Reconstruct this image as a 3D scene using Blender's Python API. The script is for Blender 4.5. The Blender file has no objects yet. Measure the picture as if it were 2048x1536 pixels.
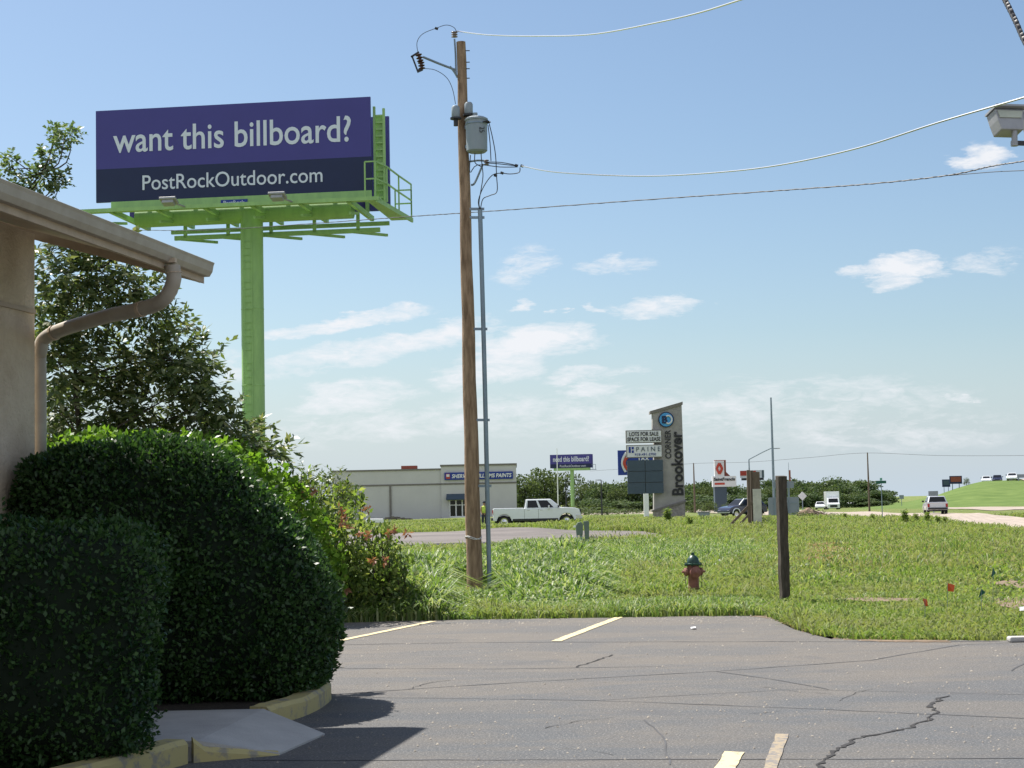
import bpy, math, random
import numpy as np
from mathutils import Vector, Matrix
R = math.radians
random.seed(7); rng = np.random.default_rng(7)
S = bpy.context.scene
COL = S.collection

# ------------------------------------------------------------------ camera
FOC, CX, CY, HZ, ROLL, EYE = 3400.0, 1024.0, 768.0, 1007.0, 0.021, 1.6
p = math.atan((HZ - CY) / FOC)
r0 = Vector((1, 0, 0)); u0 = Vector((0, -math.sin(p), math.cos(p))); FW = Vector((0, math.cos(p), math.sin(p)))
RT = r0 * math.cos(ROLL) - u0 * math.sin(ROLL); UP = r0 * math.sin(ROLL) + u0 * math.cos(ROLL)
cam = bpy.data.cameras.new("camera"); co = bpy.data.objects.new("camera", cam); COL.objects.link(co)
cam.sensor_width = 36; cam.lens = 36 * FOC / 2048; cam.clip_start = 0.1; cam.clip_end = 6000
m = Matrix((RT, UP, -FW)).transposed().to_4x4(); m.translation = Vector((0, 0, EYE)); co.matrix_world = m
S.camera = co

# ------------------------------------------------------------------ world and sun
SUN_AZ = math.atan2(-1.76, 1.6); SUN_EL = R(56.5)
sd = Vector((math.sin(SUN_AZ) * math.cos(SUN_EL), math.cos(SUN_AZ) * math.cos(SUN_EL), math.sin(SUN_EL)))
sl = bpy.data.lights.new("sun", 'SUN'); sl.energy = 4.7; sl.angle = R(0.55); sl.color = (1, .95, .87)
so = bpy.data.objects.new("sun", sl); COL.objects.link(so); so.rotation_euler = sd.to_track_quat('Z', 'Y').to_euler()
SKY_STRENGTH = 0.06
S.view_settings.view_transform = 'Standard'; S.view_settings.look = 'None'
S.view_settings.exposure = 1.02; S.view_settings.gamma = 1.0; S.view_settings.use_curve_mapping = False

def ray(px, py):
    return FW * FOC + RT * (px - CX) + UP * (CY - py)
def P(px, py, Y):
    d = ray(px, py); return Vector((0, 0, EYE)) + d * (Y / d.y)

W = bpy.data.worlds.new("World"); S.world = W; W.use_nodes = True
nt = W.node_tree; nt.nodes.clear()
class NG:
    """tiny node graph helper"""
    def __init__(s, nt): s.nt = nt
    def n(s, t, **k):
        o = s.nt.nodes.new(t)
        for a, v in k.items(): setattr(o, a, v)
        return o
    def l(s, a, b): s.nt.links.new(a, b)
    def math(s, op, a, b=None, c=None, clamp=False):
        o = s.n('ShaderNodeMath', operation=op, use_clamp=clamp)
        for i, v in enumerate((a, b, c)):
            if v is None: continue
            if isinstance(v, (int, float)): o.inputs[i].default_value = v
            else: s.l(v, o.inputs[i])
        return o.outputs[0]
    def mix(s, f, a, b, blend='MIX'):
        o = s.n('ShaderNodeMix', data_type='RGBA', blend_type=blend)
        for i, v in ((0, f), (6, a), (7, b)):
            if isinstance(v, (int, float)): o.inputs[i].default_value = v
            elif isinstance(v, tuple): o.inputs[i].default_value = (*v[:3], 1)
            else: s.l(v, o.inputs[i])
        return o.outputs[2]
    def noise(s, vec, scale, detail=3, rough=.5, dist=0):
        o = s.n('ShaderNodeTexNoise'); o.inputs['Scale'].default_value = scale
        o.inputs['Detail'].default_value = detail; o.inputs['Roughness'].default_value = rough; o.inputs['Distortion'].default_value = dist
        if vec is not None: s.l(vec, o.inputs['Vector'])
        return o.outputs['Fac']
    def ramp(s, f, stops):
        o = s.n('ShaderNodeValToRGB'); e = o.color_ramp.elements
        while len(e) < len(stops): e.new(.5)
        for i, (q, c) in enumerate(stops):
            e[i].position = q; e[i].color = (*c, 1) if len(c) == 3 else c
        s.l(f, o.inputs[0]); return o.outputs[0]
    def mapr(s, f, a, b, c=0., d=1.):
        o = s.n('ShaderNodeMapRange'); s.l(f, o.inputs[0])
        for i, v in enumerate((a, b, c, d)): o.inputs[i + 1].default_value = v
        return o.outputs[0]
g = NG(nt)
sky = g.n('ShaderNodeTexSky', sky_type='NISHITA'); sky.sun_disc = False
sky.sun_elevation = SUN_EL; sky.sun_rotation = SUN_AZ; sky.air_density = 1.0; sky.dust_density = 1.3; sky.ozone_density = 2.0; sky.altitude = 200
tc = g.n('ShaderNodeTexCoord'); sp = g.n('ShaderNodeSeparateXYZ'); g.l(tc.outputs['Generated'], sp.inputs[0])
yy = g.math('MAXIMUM', g.math('ABSOLUTE', sp.outputs[1]), .02)
U = g.math('DIVIDE', sp.outputs[0], yy); V = g.math('DIVIDE', sp.outputs[2], yy)
cb = g.n('ShaderNodeCombineXYZ'); g.l(g.math('MULTIPLY', U, 1.0), cb.inputs[0]); g.l(g.math('MULTIPLY', V, 3.2), cb.inputs[1])
n1 = g.noise(cb.outputs[0], 26, 7, .62, .6); n2 = g.noise(cb.outputs[0], 7, 3, .5, .2)
clouds = [(1800, 538, 105, 24, 1.1, 0), (1795, 570, 60, 14, .8, 0), (1985, 520, 80, 24, .6, 0), (1310, 612, 100, 22, 1., .05), (1045, 614, 34, 9, .7, 0),
 (1052, 532, 62, 34, .5, .2), (1230, 532, 80, 12, .5, .05), (690, 648, 170, 17, .95, .14), (880, 672, 130, 26, 1., .18), (700, 710, 210, 26, .75, .18), (1070, 685, 140, 34, 1.05, .05),
 (990, 735, 130, 40, .75, .2), (700, 795, 130, 32, .85, .1), (1200, 748, 110, 12, .7, .08), (1180, 778, 62, 14, .8, 0), (880, 835, 260, 34, .5, .1), (620, 860, 200, 30, .35, 0),
 (1300, 830, 420, 50, .42, 0), (1600, 800, 380, 45, .42, 0), (1965, 315, 50, 24, .8, 0), (1915, 798, 40, 9, .65, 0), (1185, 618, 18, 8, .6, 0), (1125, 618, 12, 7, .6, 0), (460, 740, 90, 34, .4, .1), (1750, 860, 400, 40, .35, 0)]
wn = g.n('ShaderNodeTexNoise'); wn.inputs['Scale'].default_value = 22; wn.inputs['Detail'].default_value = 5; wn.inputs['Roughness'].default_value = .65; g.l(cb.outputs[0], wn.inputs['Vector'])
ws = g.n('ShaderNodeSeparateColor'); g.l(wn.outputs['Color'], ws.inputs[0])
U0, V0 = U, V
U = g.math('ADD', U, g.math('MULTIPLY', g.math('SUBTRACT', ws.outputs[0], .5), .060)); V = g.math('ADD', V, g.math('MULTIPLY', g.math('SUBTRACT', ws.outputs[1], .5), .020))
n4 = g.noise(cb.outputs[0], 75, 6, .7, .8)
acc = None
for (px, py, rx, ry, st, sl_) in clouds:
    d = ray(px, py); u_, v_ = d.x / d.y, d.z / d.y
    a = g.math('DIVIDE', g.math('SUBTRACT', U, u_), 1.15 * rx / FOC)
    b = g.math('DIVIDE', g.math('ADD', g.math('SUBTRACT', V, v_), g.math('MULTIPLY', g.math('SUBTRACT', U, u_), -sl_)), 1.3 * ry / FOC)
    q = g.math('SUBTRACT', 1., g.math('ADD', g.math('MULTIPLY', a, a), g.math('MULTIPLY', b, b)), clamp=True)
    q = g.math('MULTIPLY', q, st); acc = q if acc is None else g.math('MAXIMUM', acc, q)
tt = g.math('ADD', g.math('ADD', acc, g.math('ADD', g.math('MULTIPLY', g.math('SUBTRACT', n1, .5), 2.2), g.math('MULTIPLY', g.math('SUBTRACT', n4, .5), 1.3))), g.math('MULTIPLY', g.math('SUBTRACT', n2, .5), .8))
cm = g.math('MULTIPLY', g.math('MULTIPLY', g.mapr(tt, .05, 1.05), g.math('MULTIPLY', acc, 3.0, clamp=True)), .97)
# unseen cloud banks added behind the viewer to brighten shaded faces
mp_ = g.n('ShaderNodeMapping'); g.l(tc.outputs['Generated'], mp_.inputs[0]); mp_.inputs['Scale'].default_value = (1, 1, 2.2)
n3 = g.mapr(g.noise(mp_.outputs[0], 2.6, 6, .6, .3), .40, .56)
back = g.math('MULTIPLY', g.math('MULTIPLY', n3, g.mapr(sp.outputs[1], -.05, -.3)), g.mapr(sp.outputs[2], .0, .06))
# thin milky veil low over the horizon
veil = g.math('MULTIPLY', g.mapr(V0, .0, .10, 1., 0.), .8, clamp=True)
tint = g.mix(1., sky.outputs[0], (1.0, 1.05, 1.06), 'MULTIPLY')
base = g.mix(veil, tint, (5.1, 6.1, 7.2))
K = 1 / SKY_STRENGTH
cloudc = g.mix(cm, base, (.44 * K, .45 * K, .47 * K))
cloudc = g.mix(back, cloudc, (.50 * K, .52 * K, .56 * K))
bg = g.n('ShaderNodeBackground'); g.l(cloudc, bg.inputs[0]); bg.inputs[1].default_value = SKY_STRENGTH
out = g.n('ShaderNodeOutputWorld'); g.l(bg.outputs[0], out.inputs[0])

# ------------------------------------------------------------------ terrain and projection helpers
def smooth(a, b, x):
    t = np.clip((np.asarray(x, float) - a) / (b - a), 0, 1); return t * t * (3 - 2 * t)
def hill(x, y):
    """road embankment far right"""
    x = np.asarray(x, float); y = np.asarray(y, float)
    s = x * 300 / np.maximum(y, 150)          # plan position measured across the slope
    return 3.9 * smooth(68, 84, s) * smooth(205, 315, y) + .9 * smooth(58, 74, s) * smooth(205, 270, y)
def terr(x, y):
    x = np.asarray(x, float); y = np.asarray(y, float)
    h = -0.8 * smooth(200, 300, y) + .05 * smooth(27, 34, y) * (np.sin(x * .9 + 1) * np.sin(y * .35) + np.sin(x * .31 - y * .17))
    h = h + .34 * np.exp(-((x - 8) / 11) ** 2 - ((y - 101) / 11) ** 2)
    return h - .012
def at(px, Y, z=None):
    """world point on image column px at distance Y and height z (ground if none)"""
    zz = 0. if z is None else z
    for _ in range(3):
        F, A, U_ = FW * FOC, RT * (px - CX), UP
        c = F + A; k = (zz - EYE) / Y
        b = (k * c.y - c.z) / (U_.z - k * U_.y)
        d = c + U_ * b; x = d.x * Y / d.y
        if z is not None: break
        zz = float(terr(x, Y))
    return Vector((x, Y, zz))
def G(px, py, z=0.):
    """pixel to ground"""
    d = ray(px, py); zz = z
    for _ in range(12):
        t = (zz - EYE) / d.z; q = d * t
        if q.y < 60: zz = z; break
        zz = z + float(terr(q.x, min(q.y, 900)))
    t = (zz - EYE) / d.z; q = d * t
    return Vector((q.x, q.y, zz))

# ------------------------------------------------------------------ materials
def newmat(name):
    m = bpy.data.materials.new(name); m.use_nodes = True; m.node_tree.nodes.clear(); return m, NG(m.node_tree)
def finish(g, shader, disp=None):
    o = g.n('ShaderNodeOutputMaterial'); g.l(shader, o.inputs[0])
def mat(name, c, rough=.6, metal=0., var=.12, scale=4., bump=0., bscale=30., c2=None, spec=.4, stretch=(1, 1, 1), coat=0.):
    m, g = newmat(name)
    t = g.n('ShaderNodeTexCoord'); mp = g.n('ShaderNodeMapping'); g.l(t.outputs['Object'], mp.inputs[0]); mp.inputs['Scale'].default_value = stretch
    n = g.noise(mp.outputs[0], scale, 5, .6)
    f = g.mapr(n, .3, .7)
    if c2 is None: c2 = tuple(min(1, v * (1 + var)) for v in c); c = tuple(v * (1 - var) for v in c)
    colr = g.mix(f, c, c2)
    b = g.n('ShaderNodeBsdfPrincipled'); g.l(colr, b.inputs['Base Color'])
    b.inputs['Roughness'].default_value = rough; b.inputs['Metallic'].default_value = metal
    b.inputs['Specular IOR Level'].default_value = spec; b.inputs['Coat Weight'].default_value = coat
    if bump > 0:
        bn = g.noise(mp.outputs[0], bscale, 4, .6); bp = g.n('ShaderNodeBump'); bp.inputs['Strength'].default_value = bump; bp.inputs['Distance'].default_value = .02
        g.l(bn, bp.inputs['Height']); g.l(bp.outputs[0], b.inputs['Normal'])
    finish(g, b.outputs[0]); return m
def leafmat(name, cols, trans=.35, rough=.5, spec=.35, big=None, bigscale=.6):
    m, g = newmat(name)
    gi = g.n('ShaderNodeNewGeometry')
    c = g.ramp(gi.outputs['Random Per Island'], [(i / max(1, len(cols) - 1), k) for i, k in enumerate(cols)])
    if big is not None:
        t = g.n('ShaderNodeTexCoord'); n = g.mapr(g.noise(t.outputs['Object'], bigscale, 6, .72), .42, .6)
        c = g.mix(g.math('MULTIPLY', n, .75), c, big)
    b = g.n('ShaderNodeBsdfPrincipled'); g.l(c, b.inputs['Base Color']); b.inputs['Roughness'].default_value = rough; b.inputs['Specular IOR Level'].default_value = spec
    tr = g.n('ShaderNodeBsdfTranslucent'); g.l(g.mix(1., c, (1.25, 1.3, .7), 'MULTIPLY'), tr.inputs[0])
    mx = g.n('ShaderNodeMixShader'); mx.inputs[0].default_value = trans
    g.l(b.outputs[0], mx.inputs[1]); g.l(tr.outputs[0], mx.inputs[2]); finish(g, mx.outputs[0]); return m

# ------------------------------------------------------------------ mesh builder
class MB:
    def __init__(s): s.v = []; s.f = []
    def add(s, vs, fs):
        o = len(s.v); s.v += [tuple(q) for q in vs]; s.f += [tuple(i + o for i in f) for f in fs]; return s
    def box(s, x0, x1, y0, y1, z0, z1, M=None):
        v = [Vector(q) for q in ((x0, y0, z0), (x1, y0, z0), (x1, y1, z0), (x0, y1, z0), (x0, y0, z1), (x1, y0, z1), (x1, y1, z1), (x0, y1, z1))]
        if M: v = [M @ q for q in v]
        return s.add(v, [(0, 3, 2, 1), (4, 5, 6, 7), (0, 1, 5, 4), (1, 2, 6, 5), (2, 3, 7, 6), (3, 0, 4, 7)])
    def cbox(s, c, d, M=None):
        return s.box(c[0] - d[0] / 2, c[0] + d[0] / 2, c[1] - d[1] / 2, c[1] + d[1] / 2, c[2] - d[2] / 2, c[2] + d[2] / 2, M)
    def tube(s, pts, r, n=8, cap=True):
        pts = [Vector(q) for q in pts]; rs = r if isinstance(r, (list, tuple)) else [r] * len(pts)
        o = len(s.v); prev = None
        for i, q in enumerate(pts):
            t = (pts[min(i + 1, len(pts) - 1)] - pts[max(i - 1, 0)]).normalized()
            if prev is None:
                a = t.cross(Vector((0, 0, 1)));  a = t.cross(Vector((1, 0, 0))) if a.length < .1 else a; a.normalize()
            else:
                a = prev - t * prev.dot(t); a.normalize()
            prev = a; b = t.cross(a)
            for k in range(n):
                w = 2 * math.pi * k / n; s.v.append(tuple(q + (a * math.cos(w) + b * math.sin(w)) * rs[i]))
        for i in range(len(pts) - 1):
            for k in range(n):
                k2 = (k + 1) % n; s.f.append((o + i * n + k, o + i * n + k2, o + (i + 1) * n + k2, o + (i + 1) * n + k))
        if cap:
            s.f.append(tuple(o + k for k in range(n))[::-1]); s.f.append(tuple(o + (len(pts) - 1) * n + k for k in range(n)))
        return s
    def beam(s, a, b, w, h):
        """square bar between two points"""
        a, b = Vector(a), Vector(b); t = (b - a).normalized(); x = t.cross(Vector((0, 0, 1)))
        x = Vector((1, 0, 0)) if x.length < .05 else x.normalized(); y = x.cross(t)
        vs = [q + x * sx * w / 2 + y * sy * h / 2 for q in (a, b) for sx, sy in ((-1, -1), (1, -1), (1, 1), (-1, 1))]
        return s.add(vs, [(0, 1, 2, 3), (7, 6, 5, 4), (0, 4, 5, 1), (1, 5, 6, 2), (2, 6, 7, 3), (3, 7, 4, 0)])
    def lathe(s, prof, n=24, M=None, c=(0, 0, 0)):
        o = len(s.v); M = M or Matrix.Identity(3); c = Vector(c)
        for (r, z) in prof:
            for k in range(n):
                w = 2 * math.pi * k / n; s.v.append(tuple(c + M @ Vector((r * math.cos(w), r * math.sin(w), z))))
        for i in range(len(prof) - 1):
            for k in range(n):
                k2 = (k + 1) % n; s.f.append((o + i * n + k, o + i * n + k2, o + (i + 1) * n + k2, o + (i + 1) * n + k))
        s.f.append(tuple(o + k for k in range(n))[::-1]); s.f.append(tuple(o + (len(prof) - 1) * n + k for k in range(n)))
        return s
    def prism(s, poly, a, b, axis='y'):
        """polygon (u,w) extruded along axis from a to b"""
        n = len(poly)
        def mk(u, w, t): return (u, t, w) if axis == 'y' else ((t, u, w) if axis == 'x' else (u, w, t))
        vs = [mk(u, w, a) for u, w in poly] + [mk(u, w, b) for u, w in poly]
        fs = [tuple(range(n)), tuple(range(2 * n - 1, n - 1, -1))] + [(i, i + n, (i + 1) % n + n, (i + 1) % n) for i in range(n)]
        return s.add(vs, fs)
    def build(s, name, material, parent=None, smooth_=False, bevel=0):
        me = bpy.data.meshes.new(name); me.from_pydata(s.v, [], s.f)
        import bmesh
        bm = bmesh.new(); bm.from_mesh(me); bmesh.ops.recalc_face_normals(bm, faces=bm.faces); bm.to_mesh(me); bm.free()
        return link(name, me, material, parent, smooth_, bevel)
def link(name, me, material, parent=None, smooth_=False, bevel=0):
    if material: me.materials.append(material)
    o = bpy.data.objects.new(name, me); COL.objects.link(o)
    if parent: o.parent = parent
    if smooth_:
        me.polygons.foreach_set('use_smooth', [True] * len(me.polygons)); me.set_sharp_from_angle(angle=R(38))
    if bevel:
        b = o.modifiers.new('bevel', 'BEVEL'); b.width = bevel; b.segments = 2; b.limit_method = 'ANGLE'; b.angle_limit = R(35)
    return o
def npmesh(name, V, F, material, parent=None):
    """V (n,3); F (m,k) constant size faces"""
    me = bpy.data.meshes.new(name); m_, k = F.shape
    me.vertices.add(len(V)); me.vertices.foreach_set('co', V.astype(np.float32).ravel())
    me.loops.add(m_ * k); me.loops.foreach_set('vertex_index', F.astype(np.int32).ravel())
    me.polygons.add(m_); me.polygons.foreach_set('loop_start', np.arange(0, m_ * k, k, dtype=np.int32))
    me.update(calc_edges=True); me.validate()
    return link(name, me, material, parent)
def empty(name, loc=(0, 0, 0), rz=0.):
    o = bpy.data.objects.new(name, None); COL.objects.link(o); o.location = loc; o.rotation_euler = (0, 0, rz); o.empty_display_size = .3; return o
def tag(o, label=None, cat=None, group=None, kind=None):
    if label: o['label'] = label
    if cat: o['category'] = cat
    if group: o['group'] = group
    if kind: o['kind'] = kind
    return o
def thing(name, label, cat, loc=(0, 0, 0), rz=0., group=None): return tag(empty(name, loc, rz), label, cat, group)
def dup(o, parent=None):
    c = o.copy(); COL.objects.link(c)
    if parent: c.parent = parent
    for ch in list(o.children): dup(ch, c)
    return c
def text(body, w, h, material, parent, loc, rot=0., bold=0., name='lettering', ext=.01, shear=0.):
    """flat lettering in the local XZ plane, facing -Y, bounding box w by h centred at loc"""
    cu = bpy.data.curves.new('t', 'FONT'); cu.body = body; cu.offset = bold; cu.extrude = 0.02; cu.align_x = 'CENTER'; cu.resolution_u = 4; cu.shear = shear; cu.space_line = .95
    ob = bpy.data.objects.new('t', cu); COL.objects.link(ob)
    dg = bpy.context.evaluated_depsgraph_get(); me = bpy.data.meshes.new_from_object(ob.evaluated_get(dg))
    bpy.data.objects.remove(ob); bpy.data.curves.remove(cu)
    n = len(me.vertices); a = np.empty(n * 3, np.float32); me.vertices.foreach_get('co', a); a = a.reshape(-1, 3)
    lo, hi = a.min(0), a.max(0); a = (a - (lo + hi) / 2) / (hi - lo)
    x, z = a[:, 0] * w, a[:, 1] * h; c, s_ = math.cos(rot), math.sin(rot)
    b = np.stack([x * c - z * s_, a[:, 2] * -ext, x * s_ + z * c], 1)
    me.vertices.foreach_set('co', b.astype(np.float32).ravel()); me.update(); me.materials.clear()
    o = link(name, me, material, parent); o.location = loc; return o

# ------------------------------------------------------------------ leaves and grass
def norm(a): return a / np.maximum(np.linalg.norm(a, axis=1, keepdims=True), 1e-9)
def leafgeo(C, D, N, L, Wd):
    """diamond leaves: base C, direction D, face normal N, length L, width Wd"""
    D = norm(D); S_ = norm(np.cross(D, N)); N2 = np.cross(S_, D); L = np.reshape(L, (-1, 1)); Wd = np.reshape(Wd, (-1, 1))
    n = len(C); Vv = np.empty((n, 4, 3))
    Vv[:, 0] = C; Vv[:, 1] = C + D * L * .42 + S_ * Wd / 2 + N2 * Wd * .12; Vv[:, 2] = C + D * L; Vv[:, 3] = C + D * L * .42 - S_ * Wd / 2 + N2 * Wd * .12
    F = np.arange(n * 4).reshape(-1, 4); return Vv.reshape(-1, 3), F
def rdir(n): return norm(rng.normal(size=(n, 3)))
def cat(parts):
    Vs, Fs, o = [], [], 0
    for v, f in parts: Vs.append(v); Fs.append(f + o); o += len(v)
    return np.concatenate(Vs), np.concatenate(Fs)
def sprays(O, D, ln, k, leafL, leafW, droop=.3, jit=.25):
    """compound sprays: k leaves either side of each twig"""
    n = len(O); D = norm(D); up = np.array([0, 0, 1.]); parts = []
    for i in range(k):
        t = (i + .6) / k; pos = O + D * (ln * t)[:, None] - up * (droop * ln * t * t)[:, None]
        for s_ in (-1, 1):
            side = norm(np.cross(D, up + rng.normal(0, .3, (n, 3)))) * s_
            d = norm(D * .55 + side * (1 - .4 * t) - up * droop + rng.normal(0, jit, (n, 3)))
            nn = norm(up + rng.normal(0, .55, (n, 3)))
            parts.append(leafgeo(pos, d, nn, leafL * rng.uniform(.7, 1.15, n), leafW * rng.uniform(.75, 1.2, n)))
    return cat(parts)
def surf_points(V, F, n):
    """random points and normals on quads"""
    a, b, c, d = (V[F[:, i]] for i in range(4)); nn = np.cross(c - a, d - b); ar = np.linalg.norm(nn, axis=1)
    idx = rng.choice(len(F), n, p=ar / ar.sum()); u, v = rng.random((n, 1)), rng.random((n, 1))
    q = (a[idx] * (1 - u) + b[idx] * u) * (1 - v) + (d[idx] * (1 - u) + c[idx] * u) * v
    return q, norm(nn[idx])
def inpoly(x, y, poly):
    c = np.zeros(len(x), bool); n = len(poly)
    for i in range(n):
        x1, y1 = poly[i][:2]; x2, y2 = poly[(i + 1) % n][:2]
        if y1 == y2: continue
        k = ((y1 > y) != (y2 > y)) & (x < (x2 - x1) * (y - y1) / (y2 - y1) + x1); c ^= k
    return c
def blades(B, H, Wd, lean, bend):
    """grass blades: 3 quads pinched to the tip"""
    n = len(B); az = rng.uniform(0, 2 * np.pi, n); L = np.stack([np.cos(az), np.sin(az), np.zeros(n)], 1)
    pa = rng.uniform(-.9, .9, n); Sd = np.stack([np.cos(pa), np.sin(pa), np.zeros(n)], 1)
    H = H[:, None]; Wd = Wd[:, None]; lean = lean[:, None]; bend = bend[:, None]; z = np.array([0, 0, 1.])
    P0 = B; P1 = B + z * H * .45 + L * H * lean * .3; P2 = B + z * H * (.85 - .15 * bend) + L * H * (lean * .7 + bend * .25); P3 = B + z * H * (1.0 - .55 * bend) + L * H * (lean + bend * .75)
    Vv = np.stack([P0 - Sd * Wd / 2, P0 + Sd * Wd / 2, P1 - Sd * Wd * .5, P1 + Sd * Wd * .5, P2 - Sd * Wd * .36, P2 + Sd * Wd * .36, P3 - Sd * Wd * .05, P3 + Sd * Wd * .05], 1)
    o = (np.arange(n) * 8)[:, None]
    F = np.concatenate([o + np.array([[0, 1, 3, 2]]), o + np.array([[2, 3, 5, 4]]), o + np.array([[4, 5, 7, 6]])], 1).reshape(-1, 4)
    return Vv.reshape(-1, 3), F

# ------------------------------------------------------------------ palette
M = {}
M['stucco'] = mat('stucco', (.50, .40, .29), .9, c2=(.68, .58, .45), scale=2.6, bump=1., bscale=26)
M['trim'] = mat('tan_trim', (.40, .31, .22), .6, c2=(.52, .41, .30), scale=6)
M['trim_light'] = mat('pale_gutter', (.42, .375, .31), .5, c2=(.33, .28, .22), scale=5)
M['shingle'] = mat('shingle', (.16, .13, .10), .95, var=.25, scale=14, bump=.6)
M['wood'] = mat('pole_wood', (.14, .085, .05), .9, c2=(.38, .26, .17), scale=5, bump=.8, bscale=12, stretch=(3, 3, .5))
M['oldwood'] = mat('old_wood', (.035, .028, .022), .95, c2=(.085, .07, .055), scale=9, bump=.6, bscale=20, stretch=(3, 3, .6))
M['greywood'] = mat('grey_wood', (.10, .075, .055), .95, c2=(.17, .13, .10), scale=6, stretch=(3, 3, .5))
M['galv'] = mat('galvanised', (.20, .25, .30), .45, .55, var=.15, scale=3)
M['transf'] = mat('transformer_grey', (.24, .28, .31), .45, var=.05)
M['darkmetal'] = mat('dark_metal', (.04, .04, .045), .5, .4)
M['porc'] = mat('brown_insulator', (.07, .03, .022), .25)
M['greyporc'] = mat('grey_insulator', (.24, .19, .17), .35)
M['wire'] = mat('aluminium_wire', (.85, .85, .86), .22, 1., var=.03)
M['cable'] = mat('black_cable', (.03, .03, .035), .5)
M['lime'] = mat('lime_paint', (.24, .40, .15), .55, c2=(.31, .50, .18), scale=1.6, stretch=(2, 2, .5))
M['purple'] = mat('purple_vinyl', (.052, .046, .225), .55, var=.05, scale=.4)
M['navy'] = mat('navy_vinyl', (.006, .014, .062), .5, var=.05)
M['letter'] = mat('pale_lettering', (.62, .66, .74), .6, var=.02)
M['white'] = mat('white_paint', (.78, .78, .78), .5, var=.03)
M['signwhite'] = mat('sign_white', (.62, .63, .66), .5, var=.04)
M['black'] = mat('black_letter', (.015, .015, .018), .5)
M['red'] = mat('red_paint', (.42, .05, .03), .5)
M['lamp'] = mat('lamp_housing', (.33, .33, .34), .5, .3)
M['glass'] = mat('dark_glass', (.008, .009, .011), .12, spec=.35, var=.05)
M['lens'] = mat('lamp_lens', (.45, .47, .38), .12, spec=.8)
M['rubber'] = mat('rubber', (.02, .02, .02), .85)
M['chrome'] = mat('chrome', (.6, .6, .62), .15, 1.)
M['carwhite'] = mat('white_car_paint', (.74, .76, .79), .3, var=.02, coat=.6)
M['carsilver'] = mat('silver_car_paint', (.55, .57, .62), .3, .35, var=.02, coat=.6)
M['carnavy'] = mat('navy_car_paint', (.02, .025, .06), .25, var=.05, coat=.8)
M['headlamp'] = mat('headlamp', (.75, .75, .72), .1, spec=.9)
M['tail'] = mat('tail_lamp', (.35, .02, .02), .2)
M['hydred'] = mat('hydrant_red', (.16, .055, .045), .65, c2=(.28, .13, .10), scale=9, bump=.3)
M['hydgreen'] = mat('hydrant_green', (.008, .03, .022), .4, c2=(.02, .065, .05), scale=12)
M['pillar'] = mat('pillar_stucco', (.24, .23, .225), .9, c2=(.36, .34, .33), scale=1.2)
M['stone'] = mat('sign_stone', (.17, .15, .14), .95, c2=(.36, .33, .30), scale=3.5, bump=.8, bscale=5)
M['slate'] = mat('slate_panel', (.045, .07, .10), .5, var=.06)
M['blue'] = mat('blue_sign', (.01, .035, .24), .5, var=.05)
M['skyblue'] = mat('emblem_blue', (.06, .30, .60), .5)
M['storewall'] = mat('store_wall', (.50, .49, .49), .85, var=.05, scale=.4)
M['storetrim'] = mat('store_trim', (.17, .155, .145), .7)
M['greysign'] = mat('sign_back', (.23, .26, .30), .5, .3, var=.05)
M['green_sign'] = mat('street_sign_green', (.01, .10, .07), .5)
M['plastic'] = mat('weathered_sheet', (.42, .42, .36), .6, c2=(.60, .59, .50), scale=4)
M['concrete'] = mat('concrete', (.33, .32, .31), .9, c2=(.43, .42, .40), scale=3, bump=.3, bscale=60)
M['bark'] = mat('bark', (.05, .04, .03), .95, var=.3, scale=12, bump=.6)
M['ped'] = mat('pedestal_green', (.13, .17, .14), .6, var=.1)
M['rust'] = mat('rust_red', (.25, .07, .045), .8)
M['flag_o'] = mat('orange_flag', (.60, .09, .02), .6)
M['flag_g'] = mat('green_flag', (.005, .09, .07), .6)
M['skin'] = mat('skin', (.30, .17, .12), .6)
M['vest'] = mat('vest_yellow', (.50, .62, .10), .7)
M['trouser'] = mat('dark_trousers', (.03, .035, .05), .9)
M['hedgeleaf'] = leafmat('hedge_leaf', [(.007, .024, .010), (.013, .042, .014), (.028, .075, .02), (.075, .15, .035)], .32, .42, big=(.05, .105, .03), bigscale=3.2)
M['core'] = mat('hedge_light_block', (.008, .016, .007), 1.)
M['treeleaf'] = leafmat('tree_leaf', [(.045, .075, .028), (.08, .12, .042), (.13, .165, .06), (.21, .22, .11)], .38, .42, .5)
M['elmleaf'] = leafmat('elm_leaf', [(.07, .12, .05), (.12, .18, .07), (.17, .22, .10)], .35, .4, .5)
M['vineleaf'] = leafmat('vine_leaf', [(.06, .13, .015), (.11, .21, .025), (.18, .30, .035)], .5, .5, .2)
M['thicket'] = leafmat('thicket_leaf', [(.06, .10, .028), (.11, .17, .04), (.17, .24, .055), (.27, .30, .10)], .55, .5, .35)
M['flower'] = leafmat('orange_flower', [(.24, .10, .06), (.34, .17, .11)], .3)
M['farleaf'] = leafmat('far_leaf', [(.03, .06, .028), (.055, .09, .04), (.095, .135, .06)], .3, .7, .2, big=(.10, .13, .055), bigscale=.25)
M['willow'] = leafmat('willow_leaf', [(.05, .075, .03), (.08, .11, .045), (.11, .14, .06)], .35, .7, .2)
M['grass'] = leafmat('grass_blade', [(.09, .15, .035), (.14, .215, .045), (.19, .26, .065), (.28, .29, .13)], .42, .65, .2, big=(.22, .225, .10), bigscale=.42)
M['tallgrass'] = leafmat('tall_grass_blade', [(.055, .11, .028), (.11, .18, .045), (.18, .26, .07), (.36, .39, .22)], .45, .5, .4)
M['seed'] = leafmat('seed_stalk', [(.18, .19, .08), (.26, .25, .12), (.32, .28, .16)], .35, .7)
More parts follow.
